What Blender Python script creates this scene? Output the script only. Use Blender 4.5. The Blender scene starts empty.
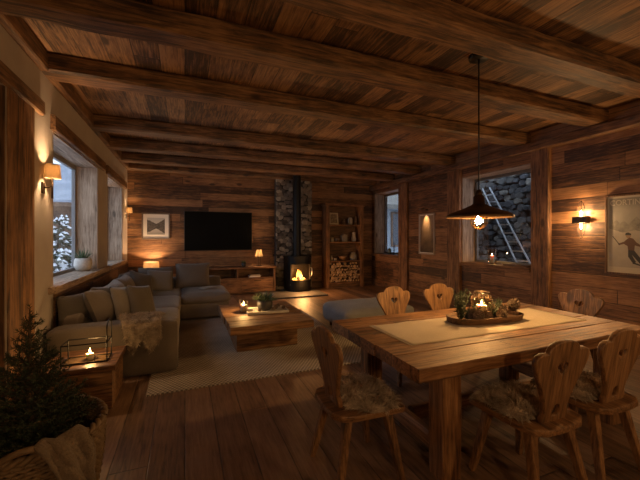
import bpy, math, random
from mathutils import Vector, Matrix, noise as mnoise
R = random.Random(7)
PI = math.pi
scene = bpy.context.scene
COL = scene.collection

# ------------------------------------------------------------------ materials
MATS = {}
class NT:
    def __init__(s, name):
        s.m = bpy.data.materials.new(name); s.m.use_nodes = True
        s.t = s.m.node_tree; s.t.nodes.clear()
        s.out = s.t.nodes.new('ShaderNodeOutputMaterial')
    def n(s, typ, props=None, **ins):
        nd = s.t.nodes.new(typ)
        for k, v in (props or {}).items(): setattr(nd, k, v)
        for k, v in ins.items():
            key = int(k[1:]) if k[0] == 'i' and k[1:].isdigit() else k.replace('_', ' ')
            s.set(nd, key, v)
        return nd
    def set(s, nd, key, v):
        sock = nd.inputs[key]
        if isinstance(v, bpy.types.NodeSocket): s.t.links.new(v, sock)
        elif isinstance(v, bpy.types.Node): s.t.links.new(v.outputs[0], sock)
        else: sock.default_value = v
    def math(s, op, a, b=0.0, c=0.0, clamp=False):
        return s.n('ShaderNodeMath', {'operation': op, 'use_clamp': clamp}, i0=a, i1=b, i2=c).outputs[0]
    def ramp(s, fac, stops, interp='LINEAR'):
        nd = s.n('ShaderNodeValToRGB', Fac=fac); cr = nd.color_ramp; cr.interpolation = interp
        while len(cr.elements) < len(stops): cr.elements.new(0.5)
        for e, (p, c) in zip(cr.elements, stops):
            e.position = p; e.color = (*c, 1) if len(c) == 3 else c
        return nd.outputs[0]
    def mix(s, fac, a, b, mode='MIX'):
        nd = s.n('ShaderNodeMix', {'data_type': 'RGBA', 'blend_type': mode})
        s.set(nd, 0, fac); s.set(nd, 6, a); s.set(nd, 7, b)
        return nd.outputs[2]
    def sep(s, v): return s.n('ShaderNodeSeparateXYZ', i0=v).outputs
    def comb(s, x, y, z): return s.n('ShaderNodeCombineXYZ', i0=x, i1=y, i2=z).outputs[0]
    def noise(s, vec, scale, detail=3, rough=.55, dist=0.0):
        return s.n('ShaderNodeTexNoise', Vector=vec, Scale=scale, Detail=detail, Roughness=rough, Distortion=dist).outputs[0]
    def objco(s): return s.n('ShaderNodeTexCoord').outputs['Object']
    def bump(s, h, strength=.3, dist=.01):
        return s.n('ShaderNodeBump', Height=h, Strength=strength, Distance=dist).outputs[0]
    def principled(s, **k):
        b = s.n('ShaderNodeBsdfPrincipled', **k); s.t.links.new(b.outputs[0], s.out.inputs[0]); return b

def c4(c): return (c[0], c[1], c[2], 1)

def wood(name, dark, mid, light, axis='X', plank=None, rough=.62, bump=.35, var=.5, seam=.012, grain=9.0, knots=True, randomize=False, contrast=1.0):
    """axis = grain direction; plank = (across axis, width, length)"""
    if name in MATS: return MATS[name]
    g = NT(name); co = g.objco(); xyz = list(g.sep(co))
    ai = 'XYZ'.index(axis); others = [i for i in range(3) if i != ai]
    ident = None
    hseam = None
    if plank:
        pa, w, L = plank; pi_ = 'XYZ'.index(pa)
        sc = g.math('DIVIDE', xyz[pi_], w)
        row = g.math('FLOOR', sc)
        wn = g.n('ShaderNodeTexWhiteNoise', {'noise_dimensions': '1D'}, W=row).outputs[0]
        lc = g.math('ADD', g.math('DIVIDE', xyz[ai], L), g.math('MULTIPLY', wn, 7.31))
        colr = g.math('FLOOR', lc)
        idv = g.comb(row, colr, 0.0)
        wn2 = g.n('ShaderNodeTexWhiteNoise', {'noise_dimensions': '2D'}, Vector=idv)
        ident = wn2.outputs[0]; idcol = wn2.outputs[1]
        fr = g.math('FRACT', sc); d1 = g.math('MULTIPLY', g.math('MINIMUM', fr, g.math('SUBTRACT', 1.0, fr)), w)
        fl = g.math('FRACT', lc); d2 = g.math('MULTIPLY', g.math('MINIMUM', fl, g.math('SUBTRACT', 1.0, fl)), L)
        wob = g.math('MULTIPLY', g.noise(co, 6.0, 2), seam * .9)
        d = g.math('ADD', g.math('MINIMUM', d1, d2), wob)
        hseam = g.n('ShaderNodeMapRange', {'interpolation_type': 'SMOOTHSTEP'}, Value=d, From_Min=seam * .45, From_Max=seam * 1.1).outputs[0]
    elif randomize:
        ident = g.n('ShaderNodeObjectInfo').outputs['Random']
    # stretched coordinates
    sv = [None] * 3
    for i in range(3): sv[i] = g.math('MULTIPLY', xyz[i], .07 if i == ai else 1.0)
    st = g.comb(*sv)
    if ident is not None:
        off = g.n('ShaderNodeVectorMath', {'operation': 'SCALE'}, i0=g.comb(ident, g.math('MULTIPLY', ident, 3.7), g.math('MULTIPLY', ident, 1.9)), Scale=23.0).outputs[0]
        st = g.n('ShaderNodeVectorMath', {'operation': 'ADD'}, i0=st, i1=off).outputs[0]
    fine = g.noise(st, grain * 6, 6, .65, .4)
    broad = g.noise(st, grain, 4, .6, 1.2)
    blot = g.noise(co, 2.2, 4, .6)
    fac = g.math('ADD', g.math('MULTIPLY', fine, 1.9), g.math('MULTIPLY', broad, .75))
    fac = g.math('ADD', fac, g.math('MULTIPLY', blot, .8))
    fac = g.math('SUBTRACT', fac, 1.24)
    if contrast != 1.0: fac = g.math('ADD', g.math('MULTIPLY', g.math('SUBTRACT', fac, .5), contrast), .5)
    if ident is not None:
        fac = g.math('ADD', fac, g.math('MULTIPLY', g.math('SUBTRACT', ident, .5), var))
    colr_ = g.ramp(fac, [(.2, dark), (.5, mid), (.85, light)])
    if knots:
        kv = [None] * 3
        for i in range(3): kv[i] = g.math('MULTIPLY', xyz[i], .45 if i == ai else 1.0)
        kk = g.comb(*kv)
        if ident is not None: kk = g.n('ShaderNodeVectorMath', {'operation': 'ADD'}, i0=kk, i1=off).outputs[0]
        vor = g.n('ShaderNodeTexVoronoi', Vector=kk, Scale=3.6).outputs[0]
        km = g.n('ShaderNodeMapRange', {'interpolation_type': 'SMOOTHSTEP'}, Value=g.math('ADD', vor, g.math('MULTIPLY', fine, .06)), From_Min=.10, From_Max=.20, To_Min=.8, To_Max=0.0).outputs[0]
        colr_ = g.mix(km, colr_, c4([x * .45 for x in dark]))
    crack = g.n('ShaderNodeMapRange', Value=g.noise(st, grain * 2.3, 5, .7, .8), From_Min=.27, From_Max=.36, To_Min=.45, To_Max=0.0).outputs[0]
    colr_ = g.mix(g.math('MULTIPLY', crack, contrast), colr_, c4([x * .4 for x in dark]))
    h = g.math('ADD', g.math('MULTIPLY', fine, .5), g.math('MULTIPLY', crack, -.6))
    if hseam is not None:
        colr_ = g.mix(g.math('MULTIPLY', g.math('SUBTRACT', 1.0, hseam), .8), colr_, c4([x * .25 for x in dark]))
        h = g.math('ADD', h, g.math('MULTIPLY', hseam, 1.6))
    rg = g.math('ADD', rough - .12, g.math('MULTIPLY', fine, .24))
    g.principled(Base_Color=colr_, Roughness=rg, Normal=g.bump(h, bump, .012))
    MATS[name] = g.m
    return g.m

def simple(name, col, rough=.6, metal=0.0, nscale=None, ncol=None, bump=0.0, bscale=40, sheen=0.0, rnd=0.0):
    if name in MATS: return MATS[name]
    g = NT(name); co = g.objco(); c = c4(col)
    k = {}
    if nscale: c = g.ramp(g.noise(co, nscale, 5, .6), [(.32, col), (.68, ncol)])
    if rnd:
        rv = g.n('ShaderNodeObjectInfo').outputs['Random']
        c = g.n('ShaderNodeHueSaturation', Value=g.math('ADD', 1 - rnd / 2, g.math('MULTIPLY', rv, rnd)), Color=c).outputs[0]
    if bump: k['Normal'] = g.bump(g.noise(co, bscale, 4, .6), bump, .01)
    b = g.principled(Base_Color=c, Roughness=rough, Metallic=metal, **k)
    if sheen: b.inputs['Sheen Weight'].default_value = sheen
    MATS[name] = g.m; return g.m

def emit(name, col, strength):
    if name in MATS: return MATS[name]
    g = NT(name)
    e = g.n('ShaderNodeEmission', Color=c4(col), Strength=strength); g.t.links.new(e.outputs[0], g.out.inputs[0])
    MATS[name] = g.m; return g.m

def glass(name, tint=(1, 1, 1), refl=.12, rough=.02):
    if name in MATS: return MATS[name]
    g = NT(name)
    tr = g.n('ShaderNodeBsdfTransparent', Color=c4(tint)); gl = g.n('ShaderNodeBsdfGlossy', Roughness=rough)
    fr = g.n('ShaderNodeFresnel', IOR=1.45)
    mx = g.n('ShaderNodeMixShader', Fac=g.math('ADD', g.math('MULTIPLY', fr.outputs[0], .35), refl * .1, clamp=True))
    g.t.links.new(tr.outputs[0], mx.inputs[1]); g.t.links.new(gl.outputs[0], mx.inputs[2]); g.t.links.new(mx.outputs[0], g.out.inputs[0])
    MATS[name] = g.m; return g.m

def shade_mat(name, col, emis, strength):
    g = NT(name); co = g.objco()
    w = g.noise(g.n('ShaderNodeVectorMath', {'operation': 'MULTIPLY'}, i0=co, i1=(60, 60, 260)).outputs[0], 1.0, 2)
    c = g.ramp(w, [(.3, [x * .85 for x in col]), (.7, col)])
    d = g.n('ShaderNodeBsdfDiffuse', Color=c); t = g.n('ShaderNodeBsdfTranslucent', Color=c)
    mx = g.n('ShaderNodeMixShader', Fac=.6); g.t.links.new(d.outputs[0], mx.inputs[1]); g.t.links.new(t.outputs[0], mx.inputs[2])
    g.t.links.new(mx.outputs[0], g.out.inputs[0]); return g.m

def fabric(name, col, col2, scale=260, bump=.35, rough=.95, big=3.0):
    if name in MATS: return MATS[name]
    g = NT(name); co = g.objco(); x, y, z = g.sep(co)
    wv = g.noise(co, scale, 3, .7); bn = g.noise(co, big, 3)
    c = g.ramp(g.math('ADD', g.math('MULTIPLY', wv, .6), g.math('MULTIPLY', bn, .4)), [(.35, col), (.65, col2)])
    b = g.principled(Base_Color=c, Roughness=rough, Normal=g.bump(g.math('ADD', wv, g.math('MULTIPLY', g.noise(co, 14, 3), 1.2)), bump, .006))
    b.inputs['Sheen Weight'].default_value = .15
    MATS[name] = g.m; return g.m

def islands(name, cols, rough=.85, bump=.5, bscale=25):
    if name in MATS: return MATS[name]
    g = NT(name); co = g.objco()
    rv = g.n('ShaderNodeNewGeometry').outputs['Random Per Island']
    n_ = len(cols)
    c = g.ramp(rv, [(i / n_, k) for i, k in enumerate(cols)], 'CONSTANT')
    c = g.mix(.7, c, g.ramp(g.noise(co, 9, 6, .65), [(.3, (.35, .35, .35)), (.7, (1.1, 1.1, 1.1))]), 'MULTIPLY')
    g.principled(Base_Color=c, Roughness=rough, Normal=g.bump(g.noise(co, bscale, 5, .65), bump, .02))
    MATS[name] = g.m; return g.m

# wood palettes
PW = ((.045, .020, .009), (.185, .086, .035), (.335, .170, .074))
PC = ((.042, .019, .008), (.178, .087, .036), (.350, .185, .080))
PB = ((.034, .016, .007), (.140, .068, .028), (.290, .150, .066))
PF = ((.050, .028, .016), (.190, .110, .066), (.310, .195, .125))
PT = ((.060, .027, .011), (.220, .106, .045), (.380, .205, .095))
PH = ((.075, .036, .015), (.205, .102, .044), (.335, .185, .085))
PJ = ((.17, .112, .068), (.36, .25, .165), (.52, .39, .275))
PD = ((.040, .020, .010), (.120, .060, .028), (.200, .105, .050))
M_wall = lambda ax, ac: wood('plank_wall_' + ax, *PW, axis=ax, plank=(ac, .19, 2.3), var=.6, contrast=.8)
M_ceil = wood('ceiling_boards', *PC, axis='Y', plank=('X', .235, 2.6), var=.5, bump=.3)
M_floor = wood('floor_boards', *PF, axis='Y', plank=('X', .225, 5.5), var=.32, rough=.5, bump=.25, seam=.010, contrast=.55)
M_beam = lambda ax: wood('beam_wood_' + ax, *PB, axis=ax, grain=7, bump=.5)
M_table = lambda ax: wood('table_wood_' + ax, *PT, axis=ax, grain=8, rough=.5)
M_tabtop = wood('table_planks', *PT, axis='X', plank=('Y', .2, 9.0), rough=.58, var=.3, bump=.3, seam=.006)
M_chair = lambda ax: wood('chair_wood_' + ax, *PH, axis=ax, grain=12, rough=.5, bump=.2, randomize=True, var=.25)
M_jamb = lambda ax: wood('jamb_wood_' + ax, *PJ, axis=ax, grain=8, rough=.7)
M_dark = lambda ax: wood('dark_wood_' + ax, *PD, axis=ax, grain=9)
M_post = lambda ax: wood('post_wood_' + ax, *PW, axis=ax, grain=8, bump=.45)
M_coffee = lambda ax: wood('coffee_wood_' + ax, (.07, .032, .013), (.22, .11, .048), (.36, .20, .095), axis=ax, grain=7)
M_plaster = simple('plaster', (.38, .325, .28), .9, nscale=3, ncol=(.44, .38, .325), bump=.25, bscale=30)
M_black = simple('black_iron', (.012, .011, .010), .45, .6, bump=.1)
M_bronze = simple('aged_bronze', (.05, .032, .02), .45, .8, nscale=20, ncol=(.09, .055, .03))
M_screen = simple('screen_glass', (.003, .003, .003), .6)
M_screen.node_tree.nodes['Principled BSDF'].inputs['Specular IOR Level'].default_value = .08
M_glass = glass('window_glass'); M_jar = glass('clear_glass', (1, .97, .92), .25)
M_candle = simple('candle_wax', (.80, .66, .46), .5)
M_candle.node_tree.nodes['Principled BSDF'].inputs['Subsurface Weight'].default_value = .08
M_flame = emit('flame', (1, .62, .2), 26)
M_bulb = emit('filament', (1, .62, .25), 120)
M_needle = simple('spruce_needles', (.012, .024, .013), .6, nscale=9, ncol=(.032, .052, .026))
M_bark = simple('bark', (.05, .03, .018), .9, nscale=18, ncol=(.11, .07, .04), bump=.6)
M_leaf = simple('sage_leaves', (.05, .085, .035), .55, nscale=12, ncol=(.11, .15, .07))
M_ceramic = simple('pale_ceramic', (.42, .38, .33), .55, nscale=40, ncol=(.55, .5, .44), bump=.1)
M_darkpot = simple('charcoal_ceramic', (.03, .028, .027), .5, nscale=30, ncol=(.05, .047, .045))
M_soil = simple('soil', (.03, .02, .014), .95, bump=.8)
M_sofa = fabric('sofa_linen', (.085, .066, .053), (.148, .118, .095))
M_pillow_d = fabric('pillow_dark', (.045, .037, .031), (.075, .062, .052))
M_pillow_l = fabric('pillow_light', (.12, .102, .086), (.19, .165, .14))
M_pillow_m = fabric('pillow_mid', (.075, .06, .048), (.12, .10, .08))
M_grey = fabric('grey_wool', (.16, .16, .163), (.24, .24, .243))
M_throw = fabric('throw_wool', (.26, .20, .15), (.42, .34, .26), scale=120)
M_fur = simple('fur', (.15, .105, .072), .9, nscale=16, ncol=(.46, .37, .28), sheen=.3)
M_furd = simple('fur_dark', (.14, .105, .08), .9, nscale=11, ncol=(.70, .59, .48), sheen=.3)
M_runner = fabric('runner_linen', (.46, .37, .26), (.60, .50, .37), scale=220, bump=.25)
M_wicker = simple('wicker', (.11, .068, .036), .65, nscale=22, ncol=(.22, .145, .082), bump=.2)
M_knit = fabric('knit_throw', (.12, .085, .058), (.22, .165, .115), scale=90, bump=1.0)
M_cone = simple('pinecone_scale', (.10, .065, .042), .7, nscale=60, ncol=(.30, .22, .16))
M_stone = islands('chimney_stone', [(.20, .17, .14), (.30, .26, .21), (.12, .105, .09), (.50, .43, .34), (.30, .25, .20), (.22, .195, .17)])
M_stone_out = islands('yard_stone', [(.07, .07, .072), (.11, .105, .10), (.04, .042, .045), (.17, .16, .14), (.08, .078, .075), (.055, .058, .065)])
M_mortar = simple('mortar', (.05, .045, .04), .95, bump=.5)
M_snow = simple('snow', (.80, .85, .92), .7, nscale=2, ncol=(.88, .9, .95), bump=.4, bscale=6)
M_paper = simple('paper_white', (.70, .66, .60), .7)
M_alu = simple('ladder_metal', (.42, .45, .48), .5, .2)
M_logend = simple('log_end', (.30, .19, .11), .8, nscale=30, ncol=(.45, .31, .19), rnd=.7)
M_char = simple('charred_log', (.02, .015, .012), .95, bump=.8)
M_book = simple('book_cloth', (.32, .27, .21), .8, rnd=.6)

# rug material: woven cross ribs
def rug_mat():
    g = NT('woven_rug'); co = g.objco(); x, y, z = g.sep(co)
    sx = g.math('SINE', g.math('MULTIPLY', x, 2 * PI / .042)); sy = g.math('SINE', g.math('MULTIPLY', y, 2 * PI / .060))
    h = g.math('MULTIPLY', sx, sy)
    n1 = g.noise(co, 180, 3, .7); n2 = g.noise(co, 2.5, 3)
    f = g.math('ADD', g.math('MULTIPLY', h, .20), g.math('ADD', g.math('MULTIPLY', n1, .55), g.math('MULTIPLY', n2, .3)))
    c = g.ramp(f, [(.25, (.17, .145, .12)), (.5, (.44, .38, .315)), (.78, (.68, .61, .52))])
    g.principled(Base_Color=c, Roughness=.95, Normal=g.bump(g.math('ADD', h, n1), .5, .01)); return g.m
M_rug = rug_mat()

# ------------------------------------------------------------------ mesh builder
class MB:
    def __init__(s): s.v = []; s.f = []; s.mi = []; s.M = None
    def add(s, vs, fs, mi=0):
        b = len(s.v)
        if s.M is not None: vs = [tuple(s.M @ Vector(p)) for p in vs]
        s.v += [tuple(p) for p in vs]; s.f += [tuple(i + b for i in f) for f in fs]; s.mi += [mi] * len(fs)
        return s
    def box(s, x0, x1, y0, y1, z0, z1, mi=0):
        vs = [(x, y, z) for z in (z0, z1) for y in (y0, y1) for x in (x0, x1)]
        return s.add(vs, [(0, 2, 3, 1), (4, 5, 7, 6), (0, 1, 5, 4), (2, 6, 7, 3), (0, 4, 6, 2), (1, 3, 7, 5)], mi)
    def hexa(s, bot, top, mi=0):
        return s.add(list(bot) + list(top), [(3, 2, 1, 0), (4, 5, 6, 7), (0, 1, 5, 4), (1, 2, 6, 5), (2, 3, 7, 6), (3, 0, 4, 7)], mi)
    def bar(s, p0, p1, w, h, mi=0, w1=None, h1=None, up=(0, 0, 1)):
        p0 = Vector(p0); p1 = Vector(p1); d = (p1 - p0).normalized(); u = Vector(up)
        if abs(d.dot(u)) > .98: u = Vector((0, 1, 0))
        a = d.cross(u).normalized(); b = a.cross(d)
        w1 = w if w1 is None else w1; h1 = h if h1 is None else h1
        q = lambda p, w, h: [p - a * w / 2 - b * h / 2, p + a * w / 2 - b * h / 2, p + a * w / 2 + b * h / 2, p - a * w / 2 + b * h / 2]
        return s.hexa(q(p0, w, h), q(p1, w1, h1), mi)
    def tube(s, pts, r, n=8, mi=0, cap=True):
        pts = [Vector(p) for p in pts]; m = len(pts)
        rs = r if isinstance(r, (list, tuple)) else [r] * m
        vs = []; fs = []; prev = None
        for i, p in enumerate(pts):
            d = (pts[min(i + 1, m - 1)] - pts[max(i - 1, 0)]).normalized()
            if prev is None: a = d.orthogonal().normalized()
            else: a = (prev - d * prev.dot(d)); a = a.normalized() if a.length > 1e-6 else d.orthogonal().normalized()
            prev = a; b = d.cross(a)
            for k in range(n):
                t = 2 * PI * k / n; vs.append(p + (a * math.cos(t) + b * math.sin(t)) * rs[i])
        for i in range(m - 1):
            for k in range(n):
                k2 = (k + 1) % n; fs.append((i * n + k, i * n + k2, (i + 1) * n + k2, (i + 1) * n + k))
        if cap: fs.append(tuple(range(n - 1, -1, -1))); fs.append(tuple((m - 1) * n + k for k in range(n)))
        return s.add(vs, fs, mi)
    def lathe(s, prof, n=24, c=(0, 0, 0), mi=0, sx=1, sy=1, cap0=False, cap1=False):
        vs = []; fs = []; m = len(prof)
        for r, z in prof:
            for k in range(n):
                t = 2 * PI * k / n; vs.append((c[0] + r * sx * math.cos(t), c[1] + r * sy * math.sin(t), c[2] + z))
        for i in range(m - 1):
            for k in range(n):
                k2 = (k + 1) % n; fs.append((i * n + k, i * n + k2, (i + 1) * n + k2, (i + 1) * n + k))
        if cap0: fs.append(tuple(range(n - 1, -1, -1)))
        if cap1: fs.append(tuple((m - 1) * n + k for k in range(n)))
        return s.add(vs, fs, mi)
    def grid(s, fn, nu, nv, mi=0, closed_u=False):
        vs = [fn(i / (nu - (0 if closed_u else 1)), j / (nv - 1)) for j in range(nv) for i in range(nu)]; fs = []
        for j in range(nv - 1):
            for i in range(nu if closed_u else nu - 1):
                i2 = (i + 1) % nu; fs.append((j * nu + i, j * nu + i2, (j + 1) * nu + i2, (j + 1) * nu + i))
        return s.add(vs, fs, mi)
    def blob(s, c, d, r=.06, bulge=.03, n=9, seed=0, wr=.006, mi=0):
        """rounded, bulging cushion-like box of size d centred on c"""
        idx = {}; vs = []; fs = []
        hx, hy, hz = d[0] / 2, d[1] / 2, d[2] / 2; hh = (hx, hy, hz)
        rr = min(r, min(hh) * .98)
        def vert(p):
            k = tuple(round(q, 4) for q in p)
            if k in idx: return idx[k]
            P = [p[i] * hh[i] for i in range(3)]
            core = [max(-(hh[i] - rr), min(hh[i] - rr, P[i])) for i in range(3)]
            o = Vector([P[i] - core[i] for i in range(3)])
            if o.length > 0: o = o.normalized() * rr
            Q = Vector(core) + o
            f = [1 - p[i] * p[i] for i in range(3)]
            Q.x += p[0] * bulge * .5 * f[1] * f[2]; Q.y += p[1] * bulge * .5 * f[0] * f[2]; Q.z += p[2] * bulge * f[0] * f[1]
            w = mnoise.noise(Vector((Q.x * 5 + seed * 3.1, Q.y * 5, Q.z * 5 + seed))) * wr * 2 + mnoise.noise(Vector((Q.x * 14 + seed, Q.y * 14, Q.z * 14))) * wr
            nrm = Q.normalized() if Q.length else Q
            Q += nrm * w
            idx[k] = len(vs); vs.append(Q + Vector(c)); return idx[k]
        lin = [-1 + 2 * i / n for i in range(n + 1)]
        lin = [math.copysign(abs(t) ** .8, t) for t in lin]
        for ax in range(3):
            for sg in (-1, 1):
                for i in range(n):
                    for j in range(n):
                        q = []
                        for (u, w) in ((i, j), (i + 1, j), (i + 1, j + 1), (i, j + 1)):
                            p = [0, 0, 0]; p[ax] = sg; p[(ax + 1) % 3] = lin[u]; p[(ax + 2) % 3] = lin[w]; q.append(vert(p))
                        fs.append(tuple(q) if sg > 0 else tuple(reversed(q)))
        return s.add(vs, fs, mi)
    def timber(s, p0, p1, w, h, seed=0, amp=.008, ch=.022, seg=None, mi=0, up=(0, 0, 1)):
        """hand-hewn beam with chamfered, uneven edges"""
        p0 = Vector(p0); p1 = Vector(p1); L = (p1 - p0).length; d = (p1 - p0).normalized(); u = Vector(up)
        if abs(d.dot(u)) > .98: u = Vector((0, 1, 0))
        a = d.cross(u).normalized(); b = a.cross(d); seg = seg or max(2, int(L / .16))
        W, Hh = w / 2, h / 2
        sec = [(-W + ch, -Hh), (0, -Hh), (W - ch, -Hh), (W, -Hh + ch), (W, 0), (W, Hh - ch), (W - ch, Hh), (0, Hh), (-W + ch, Hh), (-W, Hh - ch), (-W, 0), (-W, -Hh + ch)]
        n = len(sec); vs = []; fs = []
        for i in range(seg + 1):
            q = p0 + d * L * i / seg
            for k, (x, y) in enumerate(sec):
                P = q + a * x + b * y
                nz = mnoise.noise(P * 2.3 + Vector((seed * 7.7, k * .35, 0))) + .6 * mnoise.noise(P * 7 + Vector((0, seed * 3.3, k)))
                f = 1 - amp * nz / max(W, Hh) * 1.0
                vs.append(q + a * x * f + b * y * f)
        for i in range(seg):
            for k in range(n):
                k2 = (k + 1) % n; fs.append((i * n + k, i * n + k2, (i + 1) * n + k2, (i + 1) * n + k))
        fs.append(tuple(range(n - 1, -1, -1))); fs.append(tuple(seg * n + k for k in range(n)))
        return s.add(vs, fs, mi)
    def build(s, name, mats, parent=None, smooth=False, bevel=0.0, loc=None, sub=0):
        me = bpy.data.meshes.new(name); me.from_pydata(s.v, [], s.f)
        mats = mats if isinstance(mats, (list, tuple)) else [mats]
        for m in mats: me.materials.append(m)
        me.polygons.foreach_set('material_index', s.mi)
        if smooth: me.polygons.foreach_set('use_smooth', [True] * len(me.polygons))
        me.update()
        import bmesh
        bm = bmesh.new(); bm.from_mesh(me); bmesh.ops.recalc_face_normals(bm, faces=bm.faces); bm.to_mesh(me); bm.free()
        o = bpy.data.objects.new(name, me); COL.objects.link(o)
        if parent is not None: o.parent = parent
        if loc: o.location = loc
        if bevel:
            md = o.modifiers.new('bevel', 'BEVEL'); md.width = bevel; md.segments = 2; md.limit_method = 'ANGLE'; md.angle_limit = .7
        if sub:
            md = o.modifiers.new('sub', 'SUBSURF'); md.levels = md.render_levels = sub
        return o

def tag(o, label, cat=None, group=None, kind=None):
    if label: o['label'] = label
    if cat: o['category'] = cat
    if group: o['group'] = group
    if kind: o['kind'] = kind
    return o
def thing(name, label, cat, loc=(0, 0, 0), rot=(0, 0, 0), group=None):
    o = bpy.data.objects.new(name, None); COL.objects.link(o); o.empty_display_size = .1
    o.location = loc; o.rotation_euler = rot if isinstance(rot, (tuple, list)) else (0, 0, rot)
    return tag(o, label, cat, group)
def struct(o): o['kind'] = 'structure'; return o
def dup(root, loc, rot=(0, 0, 0), label=None, group=None):
    r = root.copy(); COL.objects.link(r); r.location = loc; r.rotation_euler = rot if isinstance(rot, (tuple, list)) else (0, 0, rot)
    if label: r['label'] = label
    if group: r['group'] = group
    for ch in list(root.children):
        c = ch.copy(); COL.objects.link(c); c.parent = r
        for g in ch.children:
            d = g.copy(); COL.objects.link(d); d.parent = c
    return r
def lamp(name, loc, watts, col=(1, .60, .255), r=.04, kind='POINT', rot=None, **kw):
    l = bpy.data.lights.new(name, kind); l.energy = watts; l.color = col
    if kind in ('POINT', 'SPOT'): l.shadow_soft_size = r
    for k, v in kw.items(): setattr(l, k, v)
    o = bpy.data.objects.new(name, l); COL.objects.link(o); o.location = loc
    if rot: o.rotation_euler = rot
    return o
def outline_mesh(name, loops, depth, mat, parent=None, bevel=.004, loc=None, smooth=False):
    """flat outline (with holes) in local XZ, thickness along Y"""
    cu = bpy.data.curves.new(name, 'CURVE'); cu.dimensions = '2D'; cu.fill_mode = 'BOTH'; cu.extrude = depth / 2 - bevel; cu.bevel_depth = bevel; cu.bevel_resolution = 1
    for lp in loops:
        sp = cu.splines.new('POLY'); sp.points.add(len(lp) - 1); sp.use_cyclic_u = True
        for p, q in zip(sp.points, lp): p.co = (q[0], q[1], 0, 1)
    tmp = bpy.data.objects.new('tmp', cu)
    me = bpy.data.meshes.new_from_object(tmp); bpy.data.objects.remove(tmp); bpy.data.curves.remove(cu)
    me.transform(Matrix.Rotation(PI / 2, 4, 'X')); me.name = name
    me.materials.clear(); me.materials.append(mat)
    o = bpy.data.objects.new(name, me); COL.objects.link(o)
    if parent is not None: o.parent = parent
    if loc: o.location = loc
    return o
def text_mesh(name, body, size, mat, parent, loc, rot, xs=1.0):
    cu = bpy.data.curves.new(name, 'FONT'); cu.body = body; cu.size = size; cu.extrude = .0006; cu.offset = size * .012; cu.align_x = 'LEFT'
    tmp = bpy.data.objects.new('tmp', cu); me = bpy.data.meshes.new_from_object(tmp)
    bpy.data.objects.remove(tmp); bpy.data.curves.remove(cu)
    me.materials.clear(); me.materials.append(mat); me.name = name
    o = bpy.data.objects.new(name, me); COL.objects.link(o); o.parent = parent; o.location = loc; o.rotation_euler = rot; o.scale = (xs, 1, 1)
    return o
def vnoise(p, s=1, k=0): return mnoise.noise(Vector((p[0] * s + k * 5.3, p[1] * s + k * 2.1, p[2] * s)))
def blade(mb, p, d, L, w, droop=.4, mi=0, R_=R):
    """one tapering tuft / needle"""
    p = Vector(p); d = Vector(d).normalized(); sd = d.cross(Vector((R_.uniform(-1, 1), R_.uniform(-1, 1), R_.uniform(-1, 1)))); sd = sd.normalized() if sd.length > 1e-5 else d.orthogonal()
    q = p + d * L * .55; e = q + (d + Vector((R_.uniform(-.3, .3), R_.uniform(-.3, .3), -droop))).normalized() * L * .45
    mb.add([p - sd * w / 2, p + sd * w / 2, q + sd * w * .4, q - sd * w * .4, e], [(0, 1, 2, 3), (3, 2, 4)], mi)

# room numbers (metres; camera stands at the origin, 1.5 m up, Y runs to the far wall)
XL, XR, YF, YB, ZC = -1.30, 5.54, 9.30, -1.8, 3.30
GX, GR = -1.60, 5.90           # glazing planes
XLo, XRo = -1.65, 6.02         # outer wall faces
W1 = (4.36, 6.34, .95, 2.62); W2 = (7.06, 8.60, .95, 2.62)
W3 = (7.80, 9.16, .95, 2.86); W4 = (3.97, 5.56, .93, 2.78)

# ------------------------------------------------------------------ shell
struct(MB().box(XLo, XRo, YB - .2, YF + .3, -.12, 0).build('floor', M_floor))
struct(MB().box(XLo, XRo, YB - .2, YF + .3, ZC, ZC + .12).build('ceiling', M_ceil))
struct(MB().box(XL, XR, YF, YF + .25, 0, ZC).build('wall_far', M_wall('X', 'Z')))
struct(MB().box(XLo, XRo, YB - .2, YB, 0, ZC).build('wall_back', M_wall('X', 'Z')))
DO = (2.35, 3.35, .0, 2.68)
def holed(x0, x1, ys, mat, name):
    m = MB(); y = YB
    for (a, b, z0, z1) in ys:
        m.box(x0, x1, y, a, 0, ZC)
        if z0 > 0: m.box(x0, x1, a, b, 0, z0)
        m.box(x0, x1, a, b, z1, ZC); y = b
    m.box(x0, x1, y, YF + .25, 0, ZC)
    return struct(m.build(name, mat))
holed(XLo, XL, [DO, W1, W2], M_plaster, 'wall_left')
holed(XR, XRo, [W4, W3], M_wall('Y', 'Z'), 'wall_right')

tn = [0]
def trim(mb, mat, label=None, **k):
    tn[0] += 1
    o = struct(mb.build('trim_%d' % tn[0], mat, **k))
    return o
# ceiling beams (across the room)
for i, y in enumerate((-.9, .55, 1.98, 2.86, 4.0, 5.74, 6.90, 8.05, 9.02)):
    w = .27
    trim(MB().timber((XL + .005, y + w / 2, 3.205), (XR - .005, y + w / 2, 3.205), w, .19, seed=i + 1, amp=.012, ch=.025), M_beam('X'))
# wall plates
trim(MB().timber((XL + .02, YB + .01, 3.2), (XL + .02, YF - .01, 3.2), .10, .17, seed=21, amp=.004, ch=.012), M_beam('Y'))
trim(MB().timber((XR - .04, YB + .01, 3.03), (XR - .04, YF - .01, 3.03), .14, .15, seed=22, amp=.006, ch=.015), M_beam('Y'))
# right-hand posts (floor to plate)
for i, (a, b) in enumerate(((5.56, 5.94), (3.65, 3.97), (7.40, 7.80))):
    trim(MB().timber((XR - .02, (a + b) / 2, 0.005), (XR - .02, (a + b) / 2, 2.955), b - a - .01, .10, seed=31 + i, amp=.005, ch=.012, up=(1, 0, 0)), M_post('Z'))
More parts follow.
